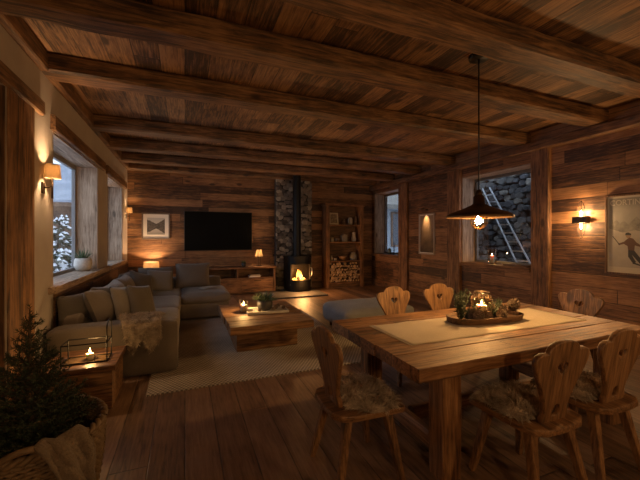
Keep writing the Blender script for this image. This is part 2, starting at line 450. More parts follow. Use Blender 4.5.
# left wall: door surround, window lintels, panelling below the sills
for i, (a, b) in enumerate(((3.36, 3.62), (3.63, 3.855))):
    trim(MB().timber((XL - .01, (a + b) / 2, .005), (XL - .01, (a + b) / 2, 2.675), b - a, .05, seed=41 + i, amp=.004, ch=.01, up=(1, 0, 0)), M_post('Z'))
trim(MB().timber((XL + .008, 2.1, 2.75), (XL + .008, 4.03, 2.75), .055, .14, seed=45, amp=.005, ch=.012), M_beam('Y'))
trim(MB().timber((XL + .01, 4.28, 2.70), (XL + .01, 6.68, 2.70), .07, .155, seed=46, amp=.004, ch=.01), M_beam('Y'))
trim(MB().timber((XL + .01, 6.92, 2.70), (XL + .01, 8.95, 2.70), .07, .155, seed=47, amp=.004, ch=.01), M_beam('Y'))
trim(MB().box(XL, XL + .022, 4.37, YF, 0, .895), wood('dark_panel', *PD, axis='Y', plank=('Z', .17, 2.0), var=.6))
trim(MB().box(XLo + .01, XL - .002, 3.325, 3.349, 0, 2.675), M_dark('Z'))
# baseboards
struct(MB().box(XL, XR, YF - .02, YF, 0, .09).build('baseboard_far', M_dark('X'), bevel=.004))
struct(MB().box(XR - .02, XR, YB, YF - .02, 0, .09).build('baseboard_right', M_dark('Y'), bevel=.004))

# door on the left (mostly out of frame)
d = thing('door_1', None, None, (XL - .08, 2.36, 0)); d['kind'] = 'structure'
m = MB()
m.box(-.05, 0, 0, .12, 0, 2.67); m.box(-.05, 0, .86, .98, 0, 2.67); m.box(-.05, 0, .12, .86, 0, .92); m.box(-.05, 0, .12, .86, 2.5, 2.67)
m.build('door_frame', M_dark('Z'), d, bevel=.006)
MB().box(-.035, -.02, .12, .86, .92, 2.5).build('door_panel', M_dark('Z'), d)
MB().tube([(0, .9, 1.05), (.05, .9, 1.05), (.05, .78, 1.05)], .01, 8).build('door_handle', M_black, d, smooth=True)

# windows
def window(n, side, w, sill_ext, sill_t=.085, mull=True):
    y0, y1, z0, z1 = w
    s = -1 if side == 'L' else 1
    wx, gx = (XL, GX) if s < 0 else (XR, GR)
    o = thing('window_%d' % n, None, None, (wx, y0, 0)); o['kind'] = 'structure'
    L = y1 - y0; D = abs(gx - wx)
    X = lambda a, b: (min(s * a, s * b), max(s * a, s * b))
    t = .018
    # lined reveal: far jamb, near jamb, head
    MB().box(*X(.004, D), L - t, L - .001, z0, z1 - .001).build('jamb', M_jamb('Z'), o)
    MB().box(*X(.004, D), .001, t, z0, z1 - .001).build('jamb', M_jamb('Z'), o)
    MB().box(*X(.004, D), t, L - t, z1 - t, z1 - .001).build('window_head', wood('jamb_head', *PJ, axis='Y', plank=('X', .16, 3.0), var=.3), o)
    f = MB(); fw = .06; fx = X(D - .015, D + .035)
    f.box(*fx, t, t + fw, z0 + .02, z1 - t); f.box(*fx, L - t - fw, L - t, z0 + .02, z1 - t)
    f.box(*fx, t + fw, L - t - fw, z0 + .02, z0 + .02 + fw); f.box(*fx, t + fw, L - t - fw, z1 - t - fw, z1 - t)
    if mull: f.box(*fx, L / 2 - .03, L / 2 + .03, z0 + .02 + fw, z1 - t - fw)
    f.build('window_frame', simple('window_paint', (.12, .11, .10), .5) if s > 0 else simple('window_paint_l', (.20, .19, .185), .5), o, bevel=.004)
    MB().box(*X(D + .008, D + .014), t + fw, L - t - fw, z0 + .08, z1 - t - fw).build('pane', M_glass, o)
    a, b = sill_ext
    sm = MB()
    sm.box(*X(-.07, .0), a - y0, b - y0, z0 - .04, z0 + .035)
    sm.box(*X(.0, D - .016), t, L - t, z0 - .0, z0 + .035)
    sm.build('window_sill', M_jamb('Y') if s < 0 else M_post('Y'), o, bevel=.005)
    return o
window(1, 'L', W1, (4.22, 6.85), mull=False); window(2, 'L', W2, (6.95, 8.75), mull=False)
window(3, 'R', W3, (7.81, 9.2), mull=False); window(4, 'R', W4, (3.98, 5.55), mull=False)
ZS = .985    # left sill top
ZS3, ZS4 = .985, .965

# stone chimney breast
def rubble(mb, x0, x1, z0, z1, y, depth, cell, rr, axis='X'):
    nz = int((z1 - z0) / (cell * .72)); nx = int((x1 - x0) / cell)
    for j in range(nz):
        for i in range(nx + 1):
            cx = x0 + (i + (.5 if j % 2 else 0) + rr.uniform(-.28, .28)) * cell; cz = z0 + (j + .5 + rr.uniform(-.3, .3)) * cell * .72
            rx = cell * rr.uniform(.45, .85); rz = cell * rr.uniform(.32, .58)
            a, b = max(cx - rx, x0), min(cx + rx, x1); c, d = max(cz - rz, z0), min(cz + rz, z1)
            if b - a < cell * .25 or d - c < cell * .2: continue
            mx, mz, hw, hh = (a + b) / 2, (c + d) / 2, (b - a) / 2, (d - c) / 2; dp = depth * rr.uniform(.45, 1.0); n = 9
            ph = [rr.uniform(.82, 1.0) for _ in range(n)]; a0 = rr.uniform(0, 6)
            def ring(f, yy):
                out = []
                for k in range(n):
                    t = a0 + 2 * PI * k / n; q, w_ = math.cos(t), math.sin(t); e = 1 / max(abs(q), abs(w_)) ** .55
                    out.append((mx + q * e * hw * f * ph[k], yy + rr.uniform(-.06, .06) * depth, mz + w_ * e * hh * f * ph[k]))
                return out
            vs = ring(1, y) + ring(.96, y - dp * .65) + ring(.70, y - dp)
            fs = [(r_ * n + k, r_ * n + (k + 1) % n, (r_ + 1) * n + (k + 1) % n, (r_ + 1) * n + k) for r_ in range(2) for k in range(n)] + [tuple(2 * n + k for k in range(n))]
            if axis == 'Y': vs = [(v[1], v[0], v[2]) for v in vs]
            mb.add(vs, fs, 0)
CB = (2.34, 3.42)
m = MB(); rr = random.Random(3)
rubble(m, CB[0], CB[1], .02, ZC - .01, 9.125, .055, .15, rr)
m.box(CB[0] + .012, CB[1] - .012, 9.115, 9.295, 0, ZC - .005, 1)
# left and right returns
struct(m.build('wall_chimney', [M_stone, M_mortar]))
tag(MB().blob((2.62, 8.42, .02), (1.55, 1.15, .045), r=.02, bulge=.0, n=6, wr=.002).build('hearth_slab', simple('slate', (.06, .055, .05), .6, nscale=7, ncol=(.11, .10, .09), bump=.3)), 'dark stone hearth slab on the floor under the wood stove', 'hearth')

# ------------------------------------------------------------------ wood stove
SX, SY = 2.88, 8.72; ZH = .045
st = thing('wood_stove', 'black steel wood-burning stove with lit fire window and round flue pipe', 'stove', (SX, SY, ZH)); st.scale = (.86, .92, 1)
def dshape(r, yb, n=14):      # D-shaped plan: curved front
    return [(r * math.sin(t), -r * .85 * math.cos(t)) for t in [-PI / 2 + PI * i / n for i in range(n + 1)]] + [(r, yb), (-r, yb)]
def dprism(mb, r, yb, z0, z1, mi=0):
    p = dshape(r, yb); n = len(p)
    mb.add([(x, y, z0) for x, y in p] + [(x, y, z1) for x, y in p], [(k, (k + 1) % n, n + (k + 1) % n, n + k) for k in range(n)] + [tuple(range(n - 1, -1, -1)), tuple(range(n, 2 * n))], mi)
m = MB(); dprism(m, .40, .28, .05, .16); dprism(m, .37, .27, .0, .05); m.build('plinth', M_black, st, bevel=.006)
# firebox shell open at the front middle
m = MB()
p = dshape(.40, .28); n = len(p)
z0, z1 = .16, .90
def shell(k0, k1, za, zb):
    q = p[k0:k1 + 1]; nq = len(q)
    inn = [(x * .93, y * .93) for x, y in q]
    vs = [(x, y, za) for x, y in q] + [(x, y, zb) for x, y in q] + [(x, y, za) for x, y in inn] + [(x, y, zb) for x, y in inn]
    fs = []
    for k in range(nq - 1):
        fs += [(k, k + 1, nq + k + 1, nq + k), (2 * nq + k + 1, 2 * nq + k, 3 * nq + k, 3 * nq + k + 1), (nq + k, nq + k + 1, 3 * nq + k + 1, 3 * nq + k), (k + 1, k, 2 * nq + k, 2 * nq + k + 1)]
    fs += [(0, nq, 3 * nq, 2 * nq), (nq - 1, 2 * nq - 1 + 0, 0, 0)][:1]
    m.add(vs, fs)
shell(0, 3, z0, z1); shell(11, 14, z0, z1); shell(3, 11, z0, .30); shell(3, 11, .74, z1)
m.box(-.40, .40, .25, .28, z0, z1); m.box(-.40, -.37, 0, .25, z0, z1); m.box(.37, .40, 0, .25, z0, z1)
m.build('firebox', M_black, st)
m = MB(); dprism(m, .42, .29, .90, .95); m.build('top_plate', M_black, st, bevel=.006)
m = MB(); 
q = [(x * 1.015, y * 1.015) for x, y in p[3:12]]
for za, zb in ((.28, .315), (.725, .76)):
    for (a, b) in zip(q[:-1], q[1:]): m.bar((a[0], a[1], (za + zb) / 2), (b[0], b[1], (za + zb) / 2), .02, zb - za)
for a in (q[0], q[-1]): m.bar((a[0], a[1], .28), (a[0], a[1], .76), .035, .02)
dr = m.build('door', M_black, st)
m = MB(); qq = [(x * .985, y * .985) for x, y in p[3:12]]; nq = len(qq)
m.add([(x, y, .30) for x, y in qq] + [(x, y, .74) for x, y in qq], [(k, k + 1, nq + k + 1, nq + k) for k in range(nq - 1)])
m.build('door_glass', glass('stove_glass', (1, .93, .85), .1), dr)
MB().tube([(.30, -.26, .40), (.33, -.31, .42), (.33, -.31, .62), (.30, -.26, .64)], .009, 8).build('door_handle', simple('steel', (.25, .24, .22), .35, .9), dr, smooth=True)
m = MB(); m.lathe([(.128, .95), (.128, 3.235)], 24, (-.05, .02, 0)); m.lathe([(.145, .95), (.145, 1.0)], 24, (-.05, .02, 0)); m.lathe([(.136, 1.9), (.136, 1.94)], 24, (-.05, .02, 0)); m.lathe([(.17, 3.21), (.17, 3.235)], 24, (-.05, .02, 0), cap0=True)
m.build('flue_pipe', M_black, st, smooth=False)
MB().box(-.34, .34, -.2, .24, .17, .20).build('ember_bed', simple('ash', (.05, .04, .035), .95, bump=.8), st)
m = MB(); rr = random.Random(5)
for i in range(40):
    x, y = rr.uniform(-.22, .22), rr.uniform(-.14, .12); s_ = rr.uniform(.012, .028)
    m.blob((x, y, .205 + s_ * .4), (s_ * 2, s_ * 2, s_ * 1.4), r=.01, bulge=0, n=2, seed=i, wr=.004)
m.build('glowing_embers', emit('embers', (1, .22, .03), 4.0), st)['kind'] = 'stuff'
for i, (x, a, z) in enumerate(((-.11, .2, .275), (.10, -.25, .275), (.0, 1.2, .36))):
    lg = MB(); c, s_ = math.cos(a), math.sin(a); L = .19
    lg.tube([(-L * c + 0, -L * s_, 0), (0, 0, .006), (L * c, L * s_, 0)], .045, 9)
    tag(lg.build('burning_log', M_char, loc=(SX + x, SY + .0, z + ZH - .02)), ('charred log burning on the left of the stove fire', 'charred log burning on the right of the stove fire', 'charred log lying across the top of the stove fire')[i], 'log')
def flame(mb, x, y, z, h, r, seed, lean=0.0):
    pts = []; rs = []
    for i in range(9):
        t = i / 8; pts.append((x + lean * t * t + .25 * r * math.sin(seed + t * 5) * t, y + .2 * r * math.cos(seed * 2 + t * 4) * t, z + h * t)); rs.append(max(.001, r * (math.sin(PI * min(1, t * .85 + .15)) ** .9) * (1 - t) ** .35))
    mb.tube(pts, rs, 8)
m = MB()
for i in range(11):
    x = (-.18 + .036 * i) + R.uniform(-.015, .015); hh = .14 + .22 * math.exp(-((x - .01) / .085) ** 2) + R.uniform(-.03, .03)
    flame(m, x, R.uniform(-.10, .06), .22, hh, .03 + .010 * (hh > .28), i * 1.7, lean=-x * .25)
tag(m.build('stove_fire', emit('fire', (1, .36, .05), 2.6), loc=(SX, SY, ZH), smooth=True), 'orange log fire burning behind the stove window', 'fire')
lamp('fire_light', (SX, SY - .36, ZH + .40), 20, (1, .45, .14), .12)

# ------------------------------------------------------------------ shelf unit with firewood
BX0, BX1, BY0, BY1 = 3.80, 5.03, 8.94, 9.27
sh = thing('open_shelf_unit', 'tall open wooden shelf unit with firewood at the bottom beside stove', 'bookshelf', (BX0, BY0, 0))
BW = BX1 - BX0; BD = BY1 - BY0
MB().box(0, .11, 0, BD, 0, 2.42).build('side_panel', M_post('Z'), sh, bevel=.006)
MB().box(BW - .11, BW, 0, BD, 0, 2.42).build('side_panel', M_post('Z'), sh, bevel=.006)
MB().box(-.03, BW + .03, -.02, BD, 2.42, 2.49).build('top_board', M_post('X'), sh, bevel=.006)
SHZ = (.16, .80, 1.36, 1.87)
for z in SHZ: MB().box(.11, BW - .11, .005, BD - .02, z - .045, z).build('shelf', M_post('X'), sh, bevel=.004)
MB().box(.11, BW - .11, BD - .02, BD, .0, 2.42).build('back_panel', M_dark('X'), sh)
MB().box(.11, BW - .11, .03, .05, .0, .11).build('plinth', M_dark('X'), sh)
# firewood
def make_log(seed, split):
    rr = random.Random(seed); n = 11; L = .25; vs = []; rad = []
    for k in range(n):
        t = 2 * PI * k / n; r = .046 * (1 + .13 * rr.uniform(-1, 1))
        x, z = r * math.cos(t), r * math.sin(t)
        if split == 1: z = max(z, -.010)
        if split == 2: x = max(x, -.012); z = min(z, .022)
        rad.append((x, z))
    vs = [(x, 0, z) for x, z in rad] + [(x * 1.03, L, z * 1.03) for x, z in rad]
    m = MB(); m.add(vs, [(k, (k + 1) % n, n + (k + 1) % n, n + k) for k in range(n)], 0)
    m.add(vs, [tuple(range(n - 1, -1, -1)), tuple(range(n, 2 * n))], 1)
    return m
proto = [make_log(i, (0, 0, 1, 2)[i % 4]).build('firewood_log', [M_bark, M_logend], loc=(0, 0, -50)) for i in range(8)]
used = set(); X0 = BX0 + .163; cnt = 0
for row in range(7):
    nc = 11 if row % 2 == 0 else 10
    for c in range(nc):
        if row == 6 and R.random() < .25: continue
        x = X0 + c * .0905 + (0 if row % 2 == 0 else .045); z = .16 + .052 + row * .082
        k = R.randrange(8)
        if k in used: o = proto[k].copy(); COL.objects.link(o)
        else: o = proto[k]; used.add(k)
        o.location = (x + R.uniform(-.003, .003), BY0 + .03 + R.uniform(-.015, .020), z); o.rotation_euler = (0, R.choice((0, 0, .5, -.6, 3.1)), 0)
        tag(o, 'split firewood log stacked in the bottom of the shelf unit', 'firewood log', 'firewood in the shelf unit')
for k in range(8):
    if k not in used: bpy.data.objects.remove(proto[k])
# shelf ornaments
def lathe_obj(name, prof, mat, loc, label, cat, n=20, group=None, cap0=True):
    o = MB().lathe(prof, n, cap0=cap0).build(name, mat, loc=loc, smooth=True); return tag(o, label, cat, group)
yS = BY0 + .15
pf = thing('framed_photo', 'small cream framed photo standing on the top shelf', 'picture frame', (BX0 + 0.324, BY0 + .17, SHZ[3]), (-.12, 0, .1))
m = MB(); w, h, b = .32, .36, .045
m.box(-w / 2, w / 2, 0, .02, 0, b); m.box(-w / 2, w / 2, 0, .02, h - b, h); m.box(-w / 2, -w / 2 + b, 0, .02, b, h - b); m.box(w / 2 - b, w / 2, 0, .02, b, h - b)
m.build('frame', simple('cream_paint', (.55, .47, .36), .6), pf, bevel=.003)
MB().box(-w / 2 + b, w / 2 - b, .006, .014, b, h - b).build('print', simple('sepia_print', (.12, .08, .05), .6, nscale=14, ncol=(.42, .34, .25)), pf)
brown = simple('brown_stoneware', (.10, .06, .035), .5, nscale=20, ncol=(.19, .12, .07)); cream = simple('cream_stoneware', (.40, .33, .25), .5)
lathe_obj('vase', [(.035, 0), (.06, .05), (.05, .11), (.025, .14), (.03, .17)], brown, (BX0 + 0.630, yS, SHZ[3]), 'small dark brown vase in the middle of the top shelf', 'vase')
lathe_obj('jar', [(.06, 0), (.075, .06), (.075, .16), (.05, .20), (.05, .22)], cream, (BX0 + 0.855, yS, SHZ[3]), 'wide cream jar on the right of the top shelf', 'jar')
lathe_obj('jar', [(.05, 0), (.06, .1), (.06, .22), (.04, .25)], brown, (BX0 + 1.04, yS + .03, SHZ[3]), 'tall brown jar at the right end of the top shelf', 'jar')
lathe_obj('mug', [(.045, 0), (.05, .02), (.05, .13), (.044, .13), (.044, .02)], cream, (BX0 + 0.243, yS - .02, SHZ[2]), 'cream mug at the left of the second shelf', 'mug')
lathe_obj('bowl', [(.04, 0), (.09, .05), (.11, .10), (.10, .10), (.03, .02)], brown, (BX0 + 0.423, yS, SHZ[2]), 'brown bowl on the second shelf beside cream mug', 'bowl')
for i in range(5):
    tag(MB().box(-.016, .016, 0, .15, 0, .19 + .02 * (i % 3)).build('book', M_book, loc=(BX0 + 0.576 + .034 * i, BY0 + .09, SHZ[2]), bevel=.002), 'upright cloth-bound book in the row on the second shelf', 'book', 'books on the second shelf')
lathe_obj('pitcher', [(.06, 0), (.085, .07), (.06, .17), (.05, .24), (.06, .28)], cream, (BX0 + 0.972, yS, SHZ[2]), 'tall cream pitcher at the right of the second shelf', 'pitcher')
lathe_obj('vase', [(.03, 0), (.05, .05), (.03, .11), (.02, .15)], cream, (BX0 + 0.216, yS - .03, SHZ[1]), 'small white vase at the left of the third shelf', 'vase')
lathe_obj('tealight_cup', [(.04, 0), (.045, .07), (.040, .07), (.036, .01)], cream, (BX0 + 0.333, yS - .05, SHZ[1]), 'short white cup next to the small vase on third shelf', 'cup')
lathe_obj('bowl', [(.07, 0), (.10, .06), (.14, .13), (.13, .13), (.06, .02)], simple('turned_wood', (.20, .10, .04), .5, nscale=8, ncol=(.30, .16, .07)), (BX0 + 0.594, yS, SHZ[1]), 'large turned wooden bowl in the middle of third shelf', 'bowl')
lathe_obj('crock', [(.09, 0), (.12, .07), (.11, .17), (.075, .21), (.08, .23)], simple('grey_stoneware', (.20, .18, .16), .5), (BX0 + 0.954, yS, SHZ[1]), 'rounded grey crock at the right of the third shelf', 'crock')

# ------------------------------------------------------------------ television, picture, console
tv = thing('television', 'large black flat television mounted on the far plank wall', 'television', (.845, 9.295, 1.14))
MB().box(-.865, .865, -.055, -.012, 0, 1.03).build('television_body', simple('black_plastic', (.01, .01, .01), .4), tv, bevel=.006)
MB().box(-.85, .85, -.058, -.055, .018, 1.015).build('screen', M_screen, tv)
MB().box(-.25, .25, -.012, 0, .3, .7).build('wall_mount', M_black, tv)

def framed(name, label, loc, rotz, w, h, fb, fmat, printmat, matw=0.0, fd=.03):
    t = thing(name, label, 'picture', loc, rotz)
    m = MB(); m.box(-w / 2, w / 2, -fd, 0, 0, fb); m.box(-w / 2, w / 2, -fd, 0, h - fb, h); m.box(-w / 2, -w / 2 + fb, -fd, 0, fb, h - fb); m.box(w / 2 - fb, w / 2, -fd, 0, fb, h - fb)
    m.build('frame', fmat, t, bevel=.003)
    if matw:
        MB().box(-w / 2 + fb, w / 2 - fb, -fd * .5, -.004, fb, h - fb).build('mat_board', M_paper, t)
    MB().box(-w / 2 + fb + matw, w / 2 - fb - matw, -fd * .5 - (.002 if matw else 0), -.002, fb + matw, h - fb - matw).build('print', printmat, t)
    return t
def landscape_mat():
    g = NT('lake_print'); x, y, z = g.sep(g.objco())
    zz = g.math('SUBTRACT', z, .33)
    mir = g.math('ABSOLUTE', zz); nz = g.noise(g.comb(g.math('MULTIPLY', x, 9), 0.0, 0.0), 1.0, 4)
    prof = g.math('ADD', g.math('MULTIPLY', g.math('ABSOLUTE', x), .55), g.math('MULTIPLY', nz, .12))
    mk = g.math('LESS_THAN', mir, prof)
    sky = g.ramp(g.math('ADD', g.math('MULTIPLY', zz, 2), .5), [(.0, (.16, .15, .14)), (.45, (.52, .48, .42)), (1, (.42, .42, .42))])
    dk = g.ramp(g.noise(g.objco(), 25, 5), [(.3, (.03, .028, .025)), (.7, (.14, .12, .10))])
    g.principled(Base_Color=g.mix(mk, sky, dk), Roughness=.6); return g.m
framed('wall_picture', 'small framed lake landscape picture beside the television', (-.67, 9.298, 1.44), 0, .64, .66, .035, simple('frame_greywood', (.16, .12, .09), .6), landscape_mat(), .085)

CX0, CX1, CY0, CY1, CZ = .42, 2.27, 8.82, 9.26, .72
cs = thing('media_console', 'low wooden media console with open shelf below the television', 'cabinet', (CX0, CY0, 0))
cw = CX1 - CX0; cd = CY1 - CY0
MB().box(-.02, cw + .02, -.02, cd, CZ - .05, CZ).build('top_board', M_post('X'), cs, bevel=.005)
for x in (0, cw - .06): MB().box(x, x + .06, 0, cd, 0, CZ - .05).build('side_panel', M_post('Z'), cs, bevel=.005)
MB().box(.06, cw - .06, .01, cd - .02, .40, .435).build('shelf', M_post('X'), cs, bevel=.003)
MB().box(.06, cw - .06, cd - .02, cd, 0, CZ - .05).build('back_panel', M_dark('X'), cs)
for k in range(2):
    x0 = .065 + k * (cw - .12) / 2; dr = MB().box(x0, x0 + (cw - .13) / 2 - .006, -.004, .018, .06, .395).build('drawer', wood('console_front', *PW, axis='X', grain=8), cs, bevel=.004)
    MB().box(x0 + .34, x0 + .52, -.012, -.004, .345, .358).build('handle', M_black, dr)
MB().box(.06, cw - .06, .03, cd - .02, .02, .055).build('plinth', M_dark('X'), cs)
MB().box(.82, .86, .02, cd - .02, .435, CZ - .05).build('divider', M_post('Z'), cs)

def table_lamp(loc, label, h, rb, rt, sh, wat, bowl):
    t = thing('table_lamp', label, 'lamp', loc)
    if bowl: MB().lathe([(.05, 0), (.075, .03), (.085, .08), (.05, .14), (.02, .17), (.015, h - sh * .6)], 20, cap0=True).build('lamp_base', M_bronze, t, smooth=True)
    else:
        m = MB(); m.box(-.06, .06, -.06, .06, 0, .018); m.box(-.035, -.015, -.012, .012, .018, h - sh - .03); m.box(.015, .035, -.012, .012, .018, h - sh - .03); m.box(-.05, .05, -.02, .02, h - sh - .03, h - sh - .01); m.tube([(0, 0, h - sh - .02), (0, 0, h - sh * .5)], .01, 8)
        m.build('lamp_base', M_bronze, t)
    m = MB(); m.lathe([(rb, h - sh), (rt, h)], 28); m.lathe([(rt - .004, h), (rb - .004, h - sh)], 28)
    m.build('lamp_shade', shade_mat('linen_shade', (.52, .42, .30), (1, .6, .3), 0), t, smooth=True)
    MB().lathe([(.001, -.04), (.022, -.02), (.026, .005), (.015, .035), (.001, .045)], 12, (0, 0, h - sh * .5)).build('bulb', emit('lamp_bulb', (1, .6, .25), 20), t, smooth=True)
    lamp('lamp_light', (loc[0], loc[1], loc[2] + h - sh * .45), wat, (1, .61, .31), .03)
    return t
table_lamp((1.85, 8.98, CZ), 'small lit table lamp with cream shade on the media console', .44, .105, .065, .18, 12, False)
pl = thing('potted_plant', 'small dark potted plant on console beside the little lamp', 'potted plant', (1.44, 8.98, CZ))
MB().lathe([(.04, 0), (.06, .03), (.06, .10), (.05, .10), (.048, .08)], 18, cap0=True).build('pot', M_darkpot, pl, smooth=True)
m = MB()
for i in range(60):
    a = R.uniform(0, 2 * PI); e = R.uniform(.2, 1.3); blade(m, (0, 0, .09), (math.cos(a) * math.cos(e), math.sin(a) * math.cos(e), math.sin(e)), R.uniform(.05, .11), .02, .3)
m.build('leaves', M_leaf, pl)
tag(MB().box(-.15, .15, -.10, .10, 0, .035).build('book', M_paper, loc=(1.72, 8.98, .436), bevel=.004), 'pale book lying flat inside the media console shelf', 'book')
tag(MB().box(-.13, .13, -.09, .09, 0, .03).build('book', M_book, loc=(1.73, 8.98, .472), bevel=.004), 'darker book lying on the pale book in the console', 'book')

# lamp behind the sofa corner
sd = thing('side_table', 'small wooden side table behind the corner of the sofa', 'side table', (-.76, 9.0, 0))
MB().box(-.25, .25, -.25, .25, .46, .50).build('tabletop', M_dark('X'), sd, bevel=.004)
for sx in (-1, 1):
    for sy in (-1, 1): MB().box(sx * .22 - .02, sx * .22 + .02, sy * .22 - .02, sy * .22 + .02, 0, .46).build('leg', M_dark('Z'), sd)
table_lamp((-.755, 9.02, .50), 'lit table lamp with broad glowing shade behind the sofa corner', .40, .18, .16, .20, 52, True)

# ------------------------------------------------------------------ wall sconces
def shade_sconce(loc, label, s=1.0, wat=18):
    t = thing('wall_sconce', label, 'wall lamp', loc, 0, 'shaded sconces on the plaster wall')
    MB().box(.0, .022 * s, -.045 * s, .045 * s, -.23 * s, -.07 * s).build('backplate', M_bronze, t, bevel=.006 * s)
    m = MB(); m.tube([(.02 * s, 0, -.14 * s), (.08 * s, 0, -.14 * s), (.115 * s, 0, -.12 * s), (.12 * s, 0, -.02 * s)], .009 * s, 8); m.tube([(.12 * s, 0, -.30 * s), (.12 * s, 0, .0)], .013 * s, 8)
    m.build('arm', M_bronze, t, smooth=True)
    m = MB(); m.lathe([(.105 * s, 0), (.088 * s, .2 * s)], 28, (.12 * s, 0, -.005)); m.lathe([(.085 * s, .2 * s), (.102 * s, 0)], 28, (.12 * s, 0, -.005))
    m.build('lamp_shade', shade_mat('amber_shade', (.44, .34, .24), (1, .6, .3), 0), t, smooth=True)
    MB().lathe([(.001, -.04), (.02, -.02), (.024, .005), (.014, .035), (.001, .045)], 12, (.12 * s, 0, .09 * s)).build('bulb', MATS['lamp_bulb'], t, smooth=True)
    lamp('sconce_light', (loc[0] + .12 * s, loc[1], loc[2] + .10 * s), wat, (1, .62, .32), .025)
    return t
shade_sconce((XL, 4.07, 2.085), 'wall lamp with fabric shade on plaster between door and near window', .68, 60)
shade_sconce((XL, 9.08, 2.08), 'small lit wall lamp at the far end of the plaster wall', .62, 34)
def updown(loc, rotz, label, wat=14):
    t = thing('wall_sconce', label, 'wall lamp', loc, rotz)      # local: wall behind at +X, light towards -X
    m = MB(); m.box(-.02, 0, -.055, .055, -.06, .06); m.build('backplate', M_black, t, bevel=.004)
    m = MB(); m.box(-.125, -.02, -.10, .10, -.05, .05); m.build('bracket', M_bronze, t, bevel=.006)
    for sg in (1, -1):
        m = MB()
        for y in (-.045, 0, .045):
            m.tube([(-.075 + .02 * abs(y) / .045, y, sg * .05), (-.075, y * 1.05, sg * .17), (-.075, y * .45, sg * .26), (-.075, 0, sg * .275)], .004, 6)
        m.build('lamp_cage', M_black, t, smooth=True)
        MB().lathe([(.001, 0), (.010, .01), (.014, .04), (.012, .07), (.001, .09)], 14, (-.075, 0, .05 if sg > 0 else -.14)).build('bulb', emit('sconce_bulb', (1, .58, .22), 26), t, smooth=True)
        p = Matrix.Rotation(rotz, 4, 'Z') @ Vector((-.09, 0, sg * .10)) + Vector(loc)
        lamp('sconce_light', p, wat, (1, .585, .25), .03)
    return t
updown((XR, 3.17, 1.755), 0, 'twin up and down wall lamp glowing beside the ski poster', 11)
updown((XR, .3, 1.85), 0, 'added unseen twin fill lamp on right wall beyond the ski poster', 5)  # invented fixture out of view, added for ambient fill light
updown((.2, YB, 1.9), -PI / 2, 'added unseen twin fill lamp on left of the wall behind', 11)  # added behind the camera as fill, with its neighbour below
updown((3.6, YB, 1.9), -PI / 2, 'added unseen twin fill lamp on right of the wall behind', 11)  # second added fill lamp behind the camera, never in view

# ------------------------------------------------------------------ posters on the right wall
ps = thing('ski_poster', 'framed vintage ski poster with downhill skier on the right wall', 'poster', (XR, 2.628, .99), -PI / 2)   # local +X -> world -Y ; local -Y -> world -X
W, Hh, b = .525, 1.09, .024
m = MB(); m.box(-W / 2, W / 2, -.035, 0, 0, b); m.box(-W / 2, W / 2, -.035, 0, Hh - b, Hh); m.box(-W / 2, -W / 2 + b, -.035, 0, b, Hh - b); m.box(W / 2 - b, W / 2, -.035, 0, b, Hh - b)
m.build('frame', M_dark('Z'), ps, bevel=.003)
MB().box(-W / 2 + b, W / 2 - b, -.018, -.002, b, Hh - b).build('paper', simple('poster_cream', (.42, .37, .29), .7, nscale=5, ncol=(.48, .42, .33)), ps)
def pflat(name, pts, mat, y=-.0186, t=.0006):
    return outline_mesh(name, [pts], t, mat, ps, bevel=0.0, loc=(0, y, 0))
ix0, ix1 = -W / 2 + .048, W / 2 - .048
sk_ = lambda pts: [(x * .66 + .035, .15 + (z - .18) * .68) for x, z in pts]
pflat('printed_sky', [(ix0, .42), (ix1, .42), (ix1, Hh - .05), (ix0, Hh - .05)], simple('ink_sky', (.20, .19, .17), .7, nscale=4, ncol=(.27, .25, .22)))
pflat('printed_mountains', [(ix0, .50), (ix0, .66), (-.17, .70), (-.13, .75), (-.09, .69), (-.05, .74), (.0, .68), (.05, .73), (.09, .78), (.15, .71), (ix1, .75), (ix1, .50)], simple('ink_rock', (.12, .11, .10), .7, nscale=14, ncol=(.25, .23, .20)), y=-.0192)
pflat('printed_snow', [(ix0, .10), (ix1, .10), (ix1, .56), (.08, .60), (-.06, .57), (ix0, .63)], simple('ink_snow', (.36, .32, .27), .7, nscale=6, ncol=(.29, .26, .22)), y=-.0198)
ink = simple('ink_dark', (.03, .028, .03), .7); inkj = simple('ink_jacket', (.10, .05, .035), .7); inks = simple('ink_skin', (.26, .17, .11), .7)
pflat('printed_jacket', sk_([(-.075, .66), (-.03, .70), (.03, .68), (.09, .60), (.16, .55), (.14, .52), (.06, .545), (.05, .44), (-.05, .45), (-.06, .53), (-.12, .57), (-.21, .545), (-.22, .575), (-.12, .615)]), inkj, y=-.0204)
pflat('printed_legs', sk_([(-.05, .455), (.05, .445), (.13, .33), (.21, .20), (.15, .18), (.06, .30), (.01, .36), (.08, .22), (.03, .19), (-.05, .32)]), ink, y=-.0204)
pflat('printed_head', sk_([(-.045 + .045 * math.cos(t), .735 + .05 * math.sin(t)) for t in [2 * PI * i / 14 for i in range(14)]]), inks, y=-.0204)
pflat('printed_cap', sk_([(-.10, .745), (-.09, .79), (-.05, .80), (-.0, .775), (.0, .745)]), ink, y=-.021)
pflat('printed_skis', sk_([(.02, .19), (.30, .10), (.30, .125), (.04, .215)]), ink, y=-.0208)
pflat('printed_pole', sk_([(-.32, .72), (-.20, .55), (-.19, .56), (-.31, .73)]), ink, y=-.021)
text_mesh('title_lettering', 'CORTINA', .104, simple('ink_title', (.46, .42, .35), .7), ps, (-W / 2 + .058, -.0212, Hh - .145), (PI / 2, 0, 0), .88)

